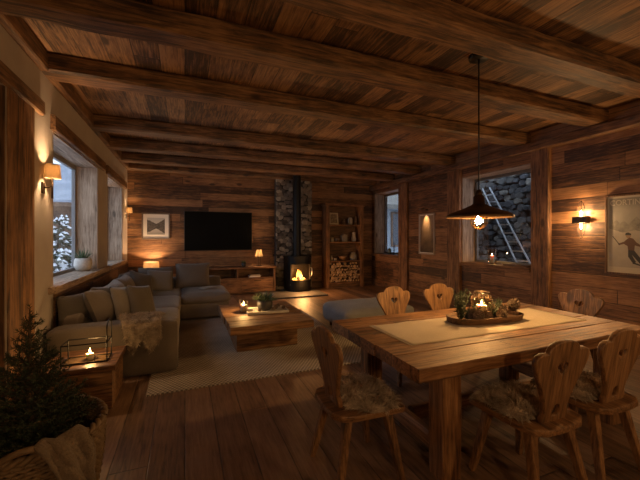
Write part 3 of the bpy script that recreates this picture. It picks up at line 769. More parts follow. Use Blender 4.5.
def mountain_mat():
    g = NT('alpine_print'); x, y, z = g.sep(g.objco())
    n1 = g.noise(g.objco(), 5, 6, .6)
    c = g.ramp(g.math('ADD', g.math('MULTIPLY', z, .6), g.math('MULTIPLY', n1, .5)), [(.3, (.05, .035, .025)), (.5, (.17, .115, .07)), (.75, (.30, .21, .13)), (.95, (.20, .16, .12))])
    g.principled(Base_Color=c, Roughness=.35); return g.m
p2 = framed('wall_picture', 'tall narrow framed print lit from above between right wall windows', (XR, 6.68, 1.07), -PI / 2, .58, 1.01, .03, simple('frame_pale', (.34, .28, .22), .6), mountain_mat(), .02)
pc = thing('picture_light', 'small brass picture light above the tall narrow print', 'wall lamp', (XR, 6.68, 2.17))
m = MB(); m.box(-.015, 0, -.03, .03, -.02, .03); m.tube([(-.01, 0, 0), (-.12, 0, .05), (-.17, 0, .02)], .007, 8); m.build('arm', M_bronze, pc)
MB().tube([(-.17, -.07, .015), (-.17, .07, .015)], .02, 12).build('lamp_head', M_bronze, pc, smooth=True)
lamp('picture_lamp_light', (XR - .17, 6.68, 2.14), 9, (1, .6, .28), .02, 'SPOT', rot=(0, math.radians(-30), 0), spot_size=math.radians(52), spot_blend=.9)

# ------------------------------------------------------------------ rug, coffee table
m = MB(); m.box(-.34, 2.2, 3.53, 6.55, .001, .012)
for i in range(150):
    x = -.335 + 2.53 * i / 149; m.box(x - .003, x + .003, 3.515, 3.53, .001, .006)
tag(m.build('area_rug', M_rug), 'large grey-brown woven rug under the coffee table', 'rug')
ct = thing('coffee_table', 'low chunky wooden plank coffee table on the rug', 'coffee table', (0, 0, .012))
m = MB()
for k in range(5):
    y0 = 4.07 + k * .287; m.timber((.49 + R.uniform(-.012, .012), y0 + .142, .363), (1.56 + R.uniform(-.012, .012), y0 + .142, .363), .283, .10, seed=60 + k, amp=.004, ch=.008, seg=8)
m.build('tabletop', M_coffee('X'), ct)
MB().timber((.62, 4.87, .157), (1.44, 4.87, .157), .92, .312, seed=70, amp=.006, ch=.012, seg=6).build('base', M_coffee('X'), ct)
ZT = .428
# tray, plant, candle, pinecones on the coffee table
def tray_oval(name, label, loc, rx, ry, mat, rot=0, h=.045):
    o = MB().lathe([(.001, .004), (.86, .004), (.93, .012), (1.0, h), (1.04, h), (.98, .0), (.001, 0)], 40, sx=rx, sy=ry).build(name, mat, loc=loc, smooth=True)
    for v in o.data.vertices: v.co.z = v.co.z
    o.rotation_euler = (0, 0, rot); return tag(o, label, 'tray')
wt = MB().box(-.29, .29, -.19, .19, 0, .012); wt.box(-.29, .29, -.19, -.175, .012, .03); wt.box(-.29, .29, .175, .19, .012, .03); wt.box(-.29, -.275, -.175, .175, .012, .03); wt.box(.275, .29, -.175, .175, .012, .03)
o = wt.build('serving_tray', simple('white_paint', (.52, .48, .42), .6, nscale=12, ncol=(.60, .56, .5)), loc=(1.10, 4.80, ZT), bevel=.003); o.rotation_euler = (0, 0, -.08); tag(o, 'white square tray on the coffee table', 'tray')
cp = thing('potted_plant', 'bushy small plant in a charcoal bowl on coffee table tray', 'potted plant', (1.08, 4.83, ZT + .0125))
MB().lathe([(.07, 0), (.105, .03), (.115, .10), (.10, .15), (.09, .15), (.10, .10)], 22, cap0=True).build('pot', M_darkpot, cp, smooth=True)
MB().lathe([(.001, .13), (.094, .13)], 18).build('soil', M_soil, cp)
m = MB()
for i in range(170):
    a = R.uniform(0, 2 * PI); e = R.uniform(.25, 1.45); r0 = R.uniform(0, .06); blade(m, (r0 * math.cos(a), r0 * math.sin(a), .12), (math.cos(a) * math.cos(e), math.sin(a) * math.cos(e), math.sin(e)), R.uniform(.08, .19), .016, .25)
m.build('leaves', M_leaf, cp)
def candle(loc, r, h, label, wat, group=None, fl=.034):
    t = thing('pillar_candle', label, 'candle', loc)
    MB().lathe([(r * .98, 0), (r, h * .5), (r, h), (r * .86, h - .002), (r * .3, h - .008), (.001, h - .008)], 20, cap0=True).build('wax_body', M_candle, t, smooth=True)
    MB().tube([(0, 0, h - .008), (.001, 0, h + .012)], .0014, 6).build('wick', simple('wick', (.02, .015, .01), .9), t)
    m = MB(); m.lathe([(.0008, 0), (.0055, .008), (.0065, .015), (.004, .026), (.0006, fl + .008)], 10, (0, 0, h + .006)); m.build('flame', M_flame, t, smooth=True)
    lamp('candle_light', (loc[0], loc[1], loc[2] + h + .035), wat, (1, .56, .2), .012)
    return t
def glass_cyl(loc, r, h, label, cat='glass cylinder', name='glass_hurricane'):
    o = MB().lathe([(r * .96, 0), (r, .01), (r, h), (r - .003, h), (r - .003, .012), (.001, .006)], 24, cap0=True).build(name, M_jar, loc=loc, smooth=True)
    return tag(o, label, cat)
glass_cyl((.78, 4.86, ZT), .065, .17, 'open glass candle holder on the coffee table beside the tray')
candle((.78, 4.86, ZT + .013), .045, .09, 'short lit candle in glass on the coffee table', 4.5)

def pinecone_mesh(r, h):
    m = MB(); n = 62; ga = 2.39996
    m.lathe([(.001, 0), (r * .35, h * .1), (r * .42, h * .45), (r * .2, h * .85), (.001, h * .98)], 8)
    for i in range(n):
        t = (i + .5) / n; a = i * ga; z = h * (.05 + .9 * t); rad = r * math.sin(PI * (.16 + .80 * t)) ** .8
        out = Vector((math.cos(a), math.sin(a), 0)); tan = Vector((-math.sin(a), math.cos(a), 0)); up = Vector((0, 0, 1))
        b = out * r * .2 + up * z; w = rad * .38
        tip = out * rad + up * (z + h * (.02 + .12 * t)); mid = (b + tip) / 2 - up * h * .02
        th = up * h * .03
        m.add([b, mid + tan * w, tip + tan * w * .45, tip - tan * w * .45, mid - tan * w, b + th, tip + th * 1.3], [(0, 1, 2, 3, 4), (5, 1, 2, 6), (5, 6, 3, 4), (6, 2, 3)])
    return m
PCM = pinecone_mesh(.042, .085)
pc_proto = [None]
def pinecone(loc, rot, s, label, group):
    if pc_proto[0] is None: o = PCM.build('pinecone', M_cone); pc_proto[0] = o
    else: o = pc_proto[0].copy(); COL.objects.link(o)
    o.location = loc; o.rotation_euler = rot; o.scale = (s, s, s)
    return tag(o, label, 'pinecone', group)
for x, y, s in ((1.25, 4.83, .75), (1.31, 4.74, .7), (1.20, 4.70, .65), (1.33, 4.90, .7), (1.00, 4.70, .6)):
    pinecone((x, y, ZT + .018 + .03 * s), (1.2, R.uniform(0, 3), R.uniform(0, 6)), s, 'small brown pinecone in the white coffee table tray', 'pinecones on the coffee table tray')

# ------------------------------------------------------------------ sofa
sf = thing('corner_sofa', 'grey-brown linen corner sofa with chaise under the left windows', 'sofa', (0, 0, 0))
m = MB(); m.blob((-.67, 5.78, .18), (1.16, 3.50, .30), r=.035, bulge=0, n=10, wr=.002); m.build('base', M_sofa, sf, smooth=True)
m = MB(); m.blob((.335, 6.96, .17), (.87, 1.10, .28), r=.035, bulge=.0, n=8, wr=.003); m.build('chaise_base', M_sofa, sf, smooth=True)
m = MB(); m.blob((-.665, 4.15, .30), (1.18, .27, .56), r=.045, bulge=.012, n=10, seed=3, wr=.004); m.build('armrest', M_sofa, sf, smooth=True)
m = MB(); m.blob((-1.14, 5.86, .42), (.21, 3.16, .52), r=.05, bulge=.01, n=10, seed=4, wr=.004); m.build('backrest', M_sofa, sf, smooth=True)
m = MB(); m.blob((-.27, 7.50, .38), (1.95, .20, .58), r=.05, bulge=.01, n=10, seed=5, wr=.004); m.build('backrest', M_sofa, sf, smooth=True)
for i, (y0, y1) in enumerate(((4.29, 5.36), (5.37, 6.43), (6.44, 7.39))):
    m = MB(); m.blob((-.55, (y0 + y1) / 2, .40), (.95, y1 - y0, .17), r=.06, bulge=.025, n=10, seed=10 + i); m.build('seat_cushion', M_sofa, sf, smooth=True)
m = MB(); m.blob((.355, 6.88, .38), (.87, 1.02, .19), r=.085, bulge=.04, n=10, seed=15); m.build('seat_cushion', M_sofa, sf, smooth=True)
m = MB()
for x, y in ((-1.15, 4.1), (-.2, 4.1), (.7, 6.5), (.7, 7.4), (-.2, 6.3), (-1.15, 7.4)): m.box(x - .03, x + .03, y - .03, y + .03, .0125 if -.34 < x and y < 6.6 else 0, .04)
m.build('feet', M_dark('Z'), sf)

def pillow_mesh(w, h, t, seed, n=16):
    m = MB()
    def side(sg):
        def fn(u, v):
            x = -1 + 2 * u; y = -1 + 2 * v
            th = t / 2 * max(0, (1 - x ** 4) * (1 - y ** 4)) ** .5 * (.75 + .25 * (1 - x * x) * (1 - y * y))
            px = x * (1 - .07 * (1 - y * y)) * w / 2; pz = y * (1 - .07 * (1 - x * x)) * h / 2
            k = mnoise.noise(Vector((px * 6 + seed * 9, pz * 6, sg))) * .012 * (1 - x ** 4) * (1 - y ** 4)
            return (px, sg * (th + k), pz + h / 2)
        return fn
    m.grid(side(-1), n, n); m.grid(side(1), n, n); return m
def pillow(loc, w, h, t, rot, mat, label, seed):
    o = pillow_mesh(w, h, t, seed).build('throw_pillow', mat, loc=loc, smooth=True)
    import bmesh
    bm = bmesh.new(); bm.from_mesh(o.data); bmesh.ops.remove_doubles(bm, verts=bm.verts, dist=.0008); bm.to_mesh(o.data); bm.free()
    o.rotation_euler = rot; return tag(o, label, 'pillow', 'throw pillows on the corner sofa')
def P(loc, ang, lean, roll, w, h, t, mat, label, seed):
    # pillow standing on its lower edge; its face normal (-Y local) is turned by ang about Z, leaning back
    M = Matrix.Rotation(ang, 4, 'Z') @ Matrix.Rotation(-lean, 4, 'X') @ Matrix.Rotation(roll, 4, 'Y')
    return pillow(loc, w, h, t, M.to_euler(), mat, label, seed)
P((-.79, 4.60, .50), 1.0, .34, .08, .42, .44, .15, M_pillow_d, 'dark brown throw pillow nearest the sofa arm', 1)
P((-.62, 4.64, .50), 1.05, .36, .12, .40, .42, .13, M_pillow_l, 'light throw pillow in the middle of three by the sofa arm', 2)
P((-.46, 4.71, .50), 1.0, .40, .16, .40, .42, .14, M_pillow_m, 'throw pillow leaning foremost of three beside the fur throw', 3)
P((-1.12, 4.40, .575), .9, .15, .0, .34, .30, .13, M_pillow_d, 'small dark pillow tucked in the sofa end by the wall', 4)
P((-.66, 6.40, .50), .95, .42, .30, .46, .44, .16, M_pillow_d, 'dark throw pillow tilted at the inner corner of the sofa', 5)
P((-.42, 6.78, .50), .45, .42, .15, .46, .42, .16, M_pillow_l, 'pale throw pillow leaning beside the dark one in sofa corner', 6)
def back_cushion(c, ang, lean, w, h, t, seed):
    o = pillow_mesh(w, h, t, seed, 18); o.M = Matrix.Translation(c) @ Matrix.Rotation(ang, 4, 'Z') @ Matrix.Rotation(-lean, 4, 'X')
    q = MB(); q.v = [tuple(o.M @ Vector(p)) for p in o.v]; q.f = o.f; q.mi = o.mi
    q.build('back_cushion', M_sofa, sf, smooth=True)
for i, (y, h, a) in enumerate(((4.70, .44, 1.36), (5.36, .42, 1.62), (6.02, .42, 1.5), (6.66, .43, 1.45))): back_cushion((-.80, y, .49), a, .38, .72, h, .26, 20 + i)
for i, (x, w, h) in enumerate(((-.52, .64, .44), (.145, .66, .50))): back_cushion((x, 7.14, .49), .0, .24, w, h, .24, 26 + i)
# folded cloth on the chaise
m = MB(); m.grid(lambda u, v: (-.16 + .32 * u, -.10 + .20 * v, .004 + .012 * math.sin(PI * u) * (1 + .4 * math.sin(9 * v))), 10, 8); m.grid(lambda u, v: (-.13 + .26 * u, -.09 + .17 * v, .018 + .010 * math.sin(PI * u)), 10, 8)
o = m.build('folded_cloth', simple('pale_cloth', (.42, .38, .32), .9), loc=(.42, 6.78, .520), smooth=True); o.rotation_euler = (0, 0, .5); tag(o, 'small pale folded cloth lying on the chaise', 'cloth')
# fur throw over the arm
def strip_path(pts):
    pts = [Vector((0, p[0], p[1])) for p in pts]; L = [0]
    for a, b in zip(pts[:-1], pts[1:]): L.append(L[-1] + (b - a).length)
    def at(t):
        s_ = t * L[-1]
        for i in range(len(L) - 1):
            if s_ <= L[i + 1] + 1e-9:
                f = (s_ - L[i]) / max(1e-9, L[i + 1] - L[i]); p = pts[i].lerp(pts[i + 1], f); d = (pts[i + 1] - pts[i]).normalized(); return p, Vector((0, d.z, -d.y))
        return pts[-1], Vector((0, -1, 0))
    return at
arm = strip_path([(4.62, .525), (4.42, .57), (4.30, .605), (4.18, .612), (4.05, .606), (3.995, .57), (3.988, .48), (3.985, .36), (3.982, .27)])
rr = random.Random(11)
tw = thing('fur_throw', 'shaggy beige throw draped over the near sofa arm', 'throw blanket', (0, 0, 0))
def throw_pt(u, v):
    p, n = arm(v); x = -.455 + .04 * v + (u - .5) * (.43 - .13 * v * v) - .02 * math.sin(v * 5)
    return Vector((x, p.y, p.z)) - n * (.0) + Vector((0, 0, .004 * math.sin(18 * u))), -n if n.z < 0 else n
def throw_n(v):
    p, n = arm(v)
    return n if (n.z > 0.05 or (abs(n.z) <= .05 and n.y < 0)) else -n
m = MB(); m.grid(lambda u, v: tuple(throw_pt(u, v * (.93 + .07 * math.sin(11 * u)))[0] + throw_n(v * .93) * (.012 + .006 * math.sin(14 * u + 3 * v))), 18, 26); m.build('cloth', M_fur, tw, smooth=True)
m = MB()
for i in range(5200):
    u, v = rr.random(), rr.random(); v *= (.93 + .07 * math.sin(11 * u)); p, _ = throw_pt(u, v); n = throw_n(v)
    dd = n * .55 + Vector((rr.uniform(-.6, .6), rr.uniform(-.5, .1), rr.uniform(-.5, .2)))
    blade(m, p + n * .012, dd, rr.uniform(.025, .055), .0045, .7, R_=rr)
m.build('fur_pile', M_fur, tw)

# ------------------------------------------------------------------ crate, lantern
cr = thing('wooden_crate_table', 'square rough wooden block side table by the sofa arm', 'side table', (-1.14, 3.38, 0))
MB().timber((.02, .285, .17), (.55, .285, .17), .55, .33, seed=80, amp=.003, ch=.008, seg=4).build('body', M_coffee('X'), cr)
m = MB()
for k in range(3): m.timber((0, .095 + k * .19, .36), (.575, .095 + k * .19, .36), .187, .05, seed=82 + k, amp=.003, ch=.006, seg=5)
m.build('tabletop', wood('crate_top', *PW, axis='X', grain=8, rough=.45), cr)
MB().box(.13, .17, -.003, .012, .20, .23).build('handle', M_black, cr)
ZCR = .386
ln = thing('metal_lantern', 'black metal frame lantern with tall hoop handle on block table', 'lantern', (-.82, 3.60, ZCR))
m = MB(); t = .006
for sy in (-1, 1):
    y = sy * .10; m.tube([(-.17, y, .008), (.17, y, .008)], t, 6); m.tube([(-.17, y, .17), (.17, y, .17)], t, 6)
    for x in (-.17, .17): m.tube([(x, y, .0), (x, y, .17)], t, 6)
for x in (-.17, .17):
    for z in (.008, .17): m.tube([(x, -.10, z), (x, .10, z)], t, 6)
m.build('frame', M_black, ln)
m = MB(); m.tube([(.17, -.10, .17)] + [(.17, -.10 + .10 * (1 - math.cos(a)), .30 + .05 * math.sin(a)) for a in [PI * i / 10 for i in range(11)]] + [(.17, .10, .17)], .006, 6); m.build('hoop_handle', M_black, ln, smooth=True)
MB().box(-.165, .165, -.095, .095, .0, .004).build('base_plate', simple('thin_glass_plate', (.10, .06, .03), .25), ln)
candle((-.80, 3.60, ZCR + .0045), .03, .055, 'small lit candle inside the metal lantern on block table', 1.6)

# ------------------------------------------------------------------ basket with little spruce
BXc, BYc, BR, BH = -.755, 2.20, .325, .50
bk = thing('wicker_basket', 'large round wicker basket holding the little spruce', 'basket', (BXc, BYc, 0))
m = MB(); rr = random.Random(2)
NS = 44
prof = lambda z: BR * (.82 + .18 * math.sin(min(1, z / BH) * PI * .55))
rows = 26
for j in range(rows):
    z = .02 + (BH - .05) * j / (rows - 1); pts = []
    for k in range(NS * 2 + 1):
        a = 2 * PI * k / (NS * 2); ph = 1 if ((k // 1 + j) % 2 == 0) else -1
        r = prof(z) + .007 * math.cos(PI * (k * 1.0) + PI * j); pts.append((r * math.cos(a), r * math.sin(a), z))
    m.tube(pts, .0108, 5, cap=False)
for k in range(NS):
    a = 2 * PI * k / NS; m.tube([(prof(z) * math.cos(a), prof(z) * math.sin(a), z) for z in [BH * i / 8 for i in range(9)]], .006, 5)
m.lathe([(.001, .012), (prof(0) - .005, .012)], 24)
m.build('weave', M_wicker, bk, smooth=True)
m = MB()
for ph in (0, PI):
    pts = []
    for k in range(121):
        a = 2 * PI * k / 120; pts.append(((BR + .012 * math.cos(22 * a + ph)) * math.cos(a), (BR + .012 * math.cos(22 * a + ph)) * math.sin(a), BH - .005 + .012 * math.sin(22 * a + ph)))
    m.tube(pts, .013, 6, cap=False)
m.build('rim', M_wicker, bk, smooth=True)
for a0 in (-1.30, 1.84):
    pts = [((BR + .012 + .02 * math.sin(PI * i / 14)) * math.cos(a0 + .30 * math.cos(PI * i / 14)), (BR + .012 + .02 * math.sin(PI * i / 14)) * math.sin(a0 + .30 * math.cos(PI * i / 14)), BH - .03 + .085 * math.sin(PI * i / 14)) for i in range(15)]
    MB().tube(pts, .015, 7).build('handle', M_wicker, bk, smooth=True)
tr = thing('spruce_tree', 'small dark green spruce growing in the wicker basket', 'tree', (BXc, BYc, .02))
MB().tube([(0, 0, .0), (.004, .0, .5), (-.004, .004, .9), (0, 0, 1.10)], [.022, .018, .010, .003], 8).build('trunk', M_bark, tr, smooth=True)
MB().lathe([(.001, .0), (.25, .0), (.285, .385), (.001, .395)], 22).build('root_ball', M_soil, tr)
twg = MB(); ndl = MB(); rr = random.Random(19)
def sprig(p, d, L, r0, dens, nl):
    q = p + d * L; mid = p + d * L * .5 + Vector((0, 0, -.02 * L)); e = q + Vector((0, 0, .05 * L))
    twg.tube([p, mid, e], [r0, r0 * .7, r0 * .3], 4)
    nn = int(L * dens)
    for i in range(nn):
        t = (i + rr.random()) / nn; b = p.lerp(mid, t * 2) if t < .5 else mid.lerp(e, t * 2 - 1)
        side = d.cross(Vector((rr.uniform(-1, 1), rr.uniform(-1, 1), rr.uniform(-.3, 1)))).normalized()
        blade(ndl, b, side * .85 + d * .65, nl * rr.uniform(.7, 1.1), .0038, .0, R_=rr)
levels = 15
for lv in range(levels):
    t = lv / (levels - 1); z = .41 + .62 * t
    nbr = 9 if t < .45 else 7 if t < .75 else 5
    for k in range(nbr):
        L = (.27 * (1 - t) ** 1.25 + .045) * rr.uniform(.78, 1.12); a = lv * 1.1 + 2 * PI * k / nbr + rr.uniform(-.25, .25)
        d = Vector((math.cos(a), math.sin(a), .42 + .55 * t + rr.uniform(-.12, .12))).normalized(); p = Vector((0, 0, z + rr.uniform(-.015, .015)))
        if d.x < -.05: L = min(L, (BXc - XL - .08) / -d.x)
        sprig(p, d, L, .0035, 380, .023)
        ns = int(L / .05)
        for j in range(ns):
            f = .22 + .72 * (j + .5) / ns; sg = 1 if j % 2 else -1
            b = p + d * L * f; dd = (d + d.cross(Vector((0, 0, 1))).normalized() * sg * .85 + Vector((0, 0, rr.uniform(-.15, .15)))).normalized()
            l2 = L * (1 - f) * .7 + .025
            if BXc + b.x + dd.x * l2 < XL + .06: continue
            sprig(b, dd, l2, .0022, 380, .021)
sprig(Vector((0, 0, 1.0)), Vector((0, 0, 1)), .12, .003, 420, .02)
for k in range(90):
    a = rr.uniform(0, 2 * PI); r0 = rr.uniform(.05, .22)
    d = Vector((math.cos(a), math.sin(a), rr.uniform(.3, 1.2))).normalized(); sprig(Vector((r0 * math.cos(a) * .6, r0 * math.sin(a) * .6, .40 + rr.uniform(0, .12))), d, rr.uniform(.08, .16), .002, 380, .022)
twg.build('branches', M_bark, tr); ndl.build('needles', M_needle, tr)
# knitted blanket over the rim
kb = MB(); path = [(-.10, -.07), (-.03, .01), (.0, .045), (.035, .02), (.05, -.05), (.055, -.18), (.05, -.30), (.04, -.42)]
A0 = -.98
def kbp(u, v):
    s_ = v * (len(path) - 1); i = min(int(s_), len(path) - 2); f = s_ - i
    dr_ = path[i][0] * (1 - f) + path[i + 1][0] * f; dz = path[i][1] * (1 - f) + path[i + 1][1] * f
    wdt = .50 + .12 * math.sin(5 * v) - .20 * v; a = A0 + (u - .5) * wdt + .50 * v * v + .05 * math.sin(u * 6 + v * 7) * v
    z = BH - .005 + dz; r = (BR if dz > -.03 or dr_ < 0 else prof(max(.03, z)) + .012) + dr_ + .010 * math.sin(u * 15 + v * 4) * (.35 + v) + .02 * v + (.035 * (mnoise.noise(Vector((u * 3.5 + v * 1.5, v * 2.6, 4))) + .25) + .014 * mnoise.noise(Vector((u * 8, v * 9, 1)))) * min(1, v * 2.2)
    if dz > -.03: z += .012
    return (r * math.cos(a), r * math.sin(a), z + .02 * math.sin(u * 9) * v)
kb.grid(kbp, 44, 40)
o = kb.build('knitted_blanket', M_knit, loc=(BXc, BYc, 0), smooth=True)
md = o.modifiers.new('thickness', 'SOLIDIFY'); md.thickness = .012; md.offset = 1
tag(o, 'tan knitted blanket hanging over the rim of the wicker basket', 'blanket')

# plant on the left window sill
sp = thing('potted_plant', 'spiky aloe in round pale pot on the left window sill', 'potted plant', (-1.44, 6.08, ZS))
MB().lathe([(.065, 0), (.10, .03), (.118, .09), (.112, .16), (.10, .195), (.09, .195), (.10, .15)], 26, cap0=True).build('pot', M_ceramic, sp, smooth=True)
MB().lathe([(.001, .17), (.10, .17)], 18).build('soil', M_soil, sp)
m = MB()
for i in range(34):
    a = i * 2.4; e = .55 + .9 * (i / 34); L = R.uniform(.13, .20); d = Vector((math.cos(a) * math.cos(e), math.sin(a) * math.cos(e), math.sin(e)))
    p = Vector((.02 * math.cos(a), .02 * math.sin(a), .165)); sd_ = d.cross(Vector((0, 0, 1))).normalized(); th = sd_.cross(d) * .006
    if d.x * L < -.15: L = .14
    q1 = p + d * L * .5; e1 = p + d * L + Vector((0, 0, .01))
    m.add([p - sd_ * .011, p + sd_ * .011, p - th, q1 - sd_ * .009, q1 + sd_ * .009, q1 - th, e1], [(0, 1, 4, 3), (1, 2, 5, 4), (2, 0, 3, 5), (3, 4, 6), (4, 5, 6), (5, 3, 6)])
m.build('leaves', M_leaf, sp)

# ------------------------------------------------------------------ right window sills
candle((5.70, 4.93, ZS4 + .013), .042, .15, 'lit pillar candle in glass on the right window sill', 2.5)
glass_cyl((5.70, 4.93, ZS4), .085, .30, 'tall glass hurricane around candle on the right window sill')
o = MB().box(-.11, .11, -.24, .24, 0, .022).build('wooden_board', M_dark('Y'), loc=(5.70, 4.36, ZS4), bevel=.004); tag(o, 'dark board lying on the right window sill by the post', 'board')
ws = thing('candlestick', 'slim black candlestick on the far right window sill', 'candlestick', (5.72, 8.35, ZS3))
m = MB(); m.lathe([(.06, 0), (.06, .012), (.015, .02), (.013, .10), (.028, .115), (.012, .13), (.012, .22), (.034, .24), (.02, .25)], 16, cap0=True); m.build('stem', M_black, ws, smooth=True)
MB().lathe([(.014, .25), (.012, .36), (.001, .362)], 12).build('taper', M_darkpot, ws, smooth=True)
lathe_obj('jar', [(.05, 0), (.06, .03), (.06, .13), (.04, .16), (.045, .17)], simple('green_glaze', (.08, .10, .08), .3), (5.74, 8.62, ZS3), 'squat dark jar on the far right window sill by the jamb', 'jar')
lathe_obj('bowl', [(.05, 0), (.09, .03), (.12, .07), (.11, .07), (.03, .015)], M_darkpot, (5.72, 8.06, ZS3), 'low dark bowl on the far right window sill', 'bowl')

# ------------------------------------------------------------------ pendant lamp
PX, PY, PZ = 2.70, 2.49, 1.70
pd = thing('pendant_lamp', 'wide dark metal pendant lamp with bare globe bulb over dining table', 'pendant lamp', (PX, PY, PZ))
MB().lathe([(.001, 1.56), (.09, 1.56), (.095, 1.575), (.095, 1.599)], 24).build('canopy', M_black, pd, smooth=True)
MB().tube([(0, 0, .26), (0, 0, 1.57)], .0065, 8).build('cord', M_black, pd, smooth=True)
m = MB(); pr = [(.035, .215), (.05, .20), (.055, .13), (.075, .115), (.16, .075), (.27, .035), (.305, .012), (.312, -.004), (.306, -.006)]
m.lathe(pr, 48); m.lathe([(r - .004 if r > .04 else r - .004, z - .004) for r, z in reversed(pr[2:])] , 48)
m.build('lamp_shade', simple('aged_copper', (.055, .034, .022), .42, .85, nscale=10, ncol=(.12, .07, .04)), pd, smooth=True)
MB().lathe([(.001, .27), (.022, .265), (.03, .23), (.03, .14), (.022, .06), (.022, .03), (.001, .03)], 18).build('socket', M_bronze, pd, smooth=True)
m = MB(); m.tube([(-.05, 0, .2), (-.058, 0, .26), (-.045, 0, .33), (-.008, 0, .36)], .004, 6); m.build('chain', M_black, pd, smooth=True)
bz = -.045; rb = .082
m = MB(); m.lathe([(.022, .03), (.024, .012)] + [(rb * math.sin(a), bz - rb * math.cos(a) * -1) for a in [PI * (.13 + .87 * i / 14) for i in range(15)]], 24)
m.build('bulb_glass', glass('amber_bulb', (1, .90, .72), .2), pd, smooth=True)
m = MB(); m.tube([(.004 * math.cos(k * 1.9) * (2 + (k % 3)), .004 * math.sin(k * 1.9) * (2 + (k % 3)), .012 - .008 * k) for k in range(11)], .0045, 6)
m.build('filament', M_bulb, pd)
lamp('pendant_light', (PX, PY, PZ - .05), 17, (1, .60, .255), .05)

# ------------------------------------------------------------------ dining table
TX0, TX1, TY0, TY1, TZ = 1.21, 3.52, 1.52, 2.72, .76
dt = thing('dining_table', 'large heavy rustic wooden dining table', 'dining table', (0, 0, 0))
m = MB(); nb_ = 5; wb = (TY1 - TY0) / nb_
for k in range(nb_):
    m.timber((TX0 + R.uniform(-.006, .006), TY0 + wb * (k + .5), TZ - .041), (TX1 + R.uniform(-.006, .006), TY0 + wb * (k + .5), TZ - .041), wb - .003, .082, seed=90 + k, amp=.0035, ch=.007, seg=20)
m.build('tabletop', M_tabtop, dt)
LX = (1.45, 3.14); LY = (1.60, 2.50)
for x in LX:
    for y in LY: MB().timber((x + .075, y + .07, .0), (x + .075, y + .07, .677), .145, .14, seed=int(x * 10 + y * 7), amp=.005, ch=.010, up=(0, 1, 0)).build('leg', M_table('Z'), dt)
for x in LX:
    MB().timber((x + .075, LY[0] + .142, .62), (x + .075, LY[1] - .002, .62), .10, .11, seed=101, amp=.003).build('apron', M_table('Y'), dt)
    MB().timber((x + .075, LY[0] + .142, .16), (x + .075, LY[1] - .002, .16), .09, .11, seed=103, amp=.003).build('stretcher', M_table('Y'), dt)
MB().timber((LX[0] + .15, 2.11, .16), (LX[1], 2.11, .16), .08, .10, seed=104, amp=.003).build('stretcher', M_table('X'), dt)
MB().timber((LX[0] + .15, 2.11, .62), (LX[1], 2.11, .62), .10, .10, seed=105, amp=.003).build('apron', M_table('X'), dt)
# runner
m = MB(); m.grid(lambda u, v: (1.43 + 1.87 * u, 1.875 + .545 * v + .004 * math.sin(u * 37 + v), TZ + .0035 + .0015 * math.sin(23 * u + 9 * v)), 50, 16)
for i in range(70):
    y = 1.878 + .54 * i / 69
    for x, sg in ((1.43, -1), (3.30, 1)): m.box(min(x, x + sg * .016), max(x, x + sg * .016), y - .0015, y + .0015, TZ + .002, TZ + .005)
o = m.build('table_runner', M_runner, smooth=True); md = o.modifiers.new('t', 'SOLIDIFY'); md.thickness = .003; md.offset = -1
tag(o, 'pale linen runner laid along the dining table', 'table runner')
ZR = TZ + .0055
TCX, TCY = 2.46, 2.20
def stadium(k, rx, ry, n=40):
    a = 2 * PI * k / n; c, s_ = math.cos(a), math.sin(a); return (math.copysign(abs(c) ** .7, c) * rx, math.copysign(abs(s_) ** .7, s_) * ry)
m = MB(); n = 40; lv = [(.93, 0), (1.0, .045), (1.0, .052), (.95, .052), (.90, .014)]; vs = []; 
for f, z in lv:
    for k in range(n): x, y = stadium(k, .37, .145); vs.append((x - (1 - f) * .145 * (1 if x > 0 else -1) * abs(x) / .37, y * f, z))
fs = [(i * n + k, i * n + (k + 1) % n, (i + 1) * n + (k + 1) % n, (i + 1) * n + k) for i in range(len(lv) - 1) for k in range(n)] + [tuple(range(n - 1, -1, -1)), tuple((len(lv) - 1) * n + k for k in range(n))]
m.add(vs, fs); o = m.build('wooden_tray', M_dark('X'), loc=(TCX, TCY, ZR)); o.rotation_euler = (0, 0, -.10); tag(o, 'oval dark wooden tray of pinecones and candle on the dining table', 'tray')
ZTR = ZR + .0145
lnx, lny = TCX - .03, TCY + .01
candle((lnx, lny, ZTR + .005), .043, .115, 'lit pillar candle in the lantern on dining table tray', 4.0)
lt = thing('glass_lantern', 'clear glass lantern with wire rim around dining table candle', 'lantern', (lnx, lny, ZTR))
MB().lathe([(.083, .004), (.085, .02), (.085, .20), (.082, .20), (.082, .02)], 28).build('glass_cylinder', M_jar, lt, smooth=True)
m = MB()
for z in (.004, .17, .235): m.tube([((.088 if z < .2 else .06) * math.cos(2 * PI * k / 24), (.088 if z < .2 else .06) * math.sin(2 * PI * k / 24), z) for k in range(25)], .0035, 5, cap=False)
for k in range(6):
    a = 2 * PI * k / 6; m.tube([(.088 * math.cos(a), .088 * math.sin(a), .0), (.088 * math.cos(a), .088 * math.sin(a), .17), (.06 * math.cos(a), .06 * math.sin(a), .235)], .0028, 5)
m.build('wire_frame', M_bronze, lt, smooth=True)
MB().lathe([(.001, .0), (.075, .0), (.075, .004), (.001, .004)], 24).build('base_plate', M_bronze, lt)
GP = 'pinecones in the dining table tray'
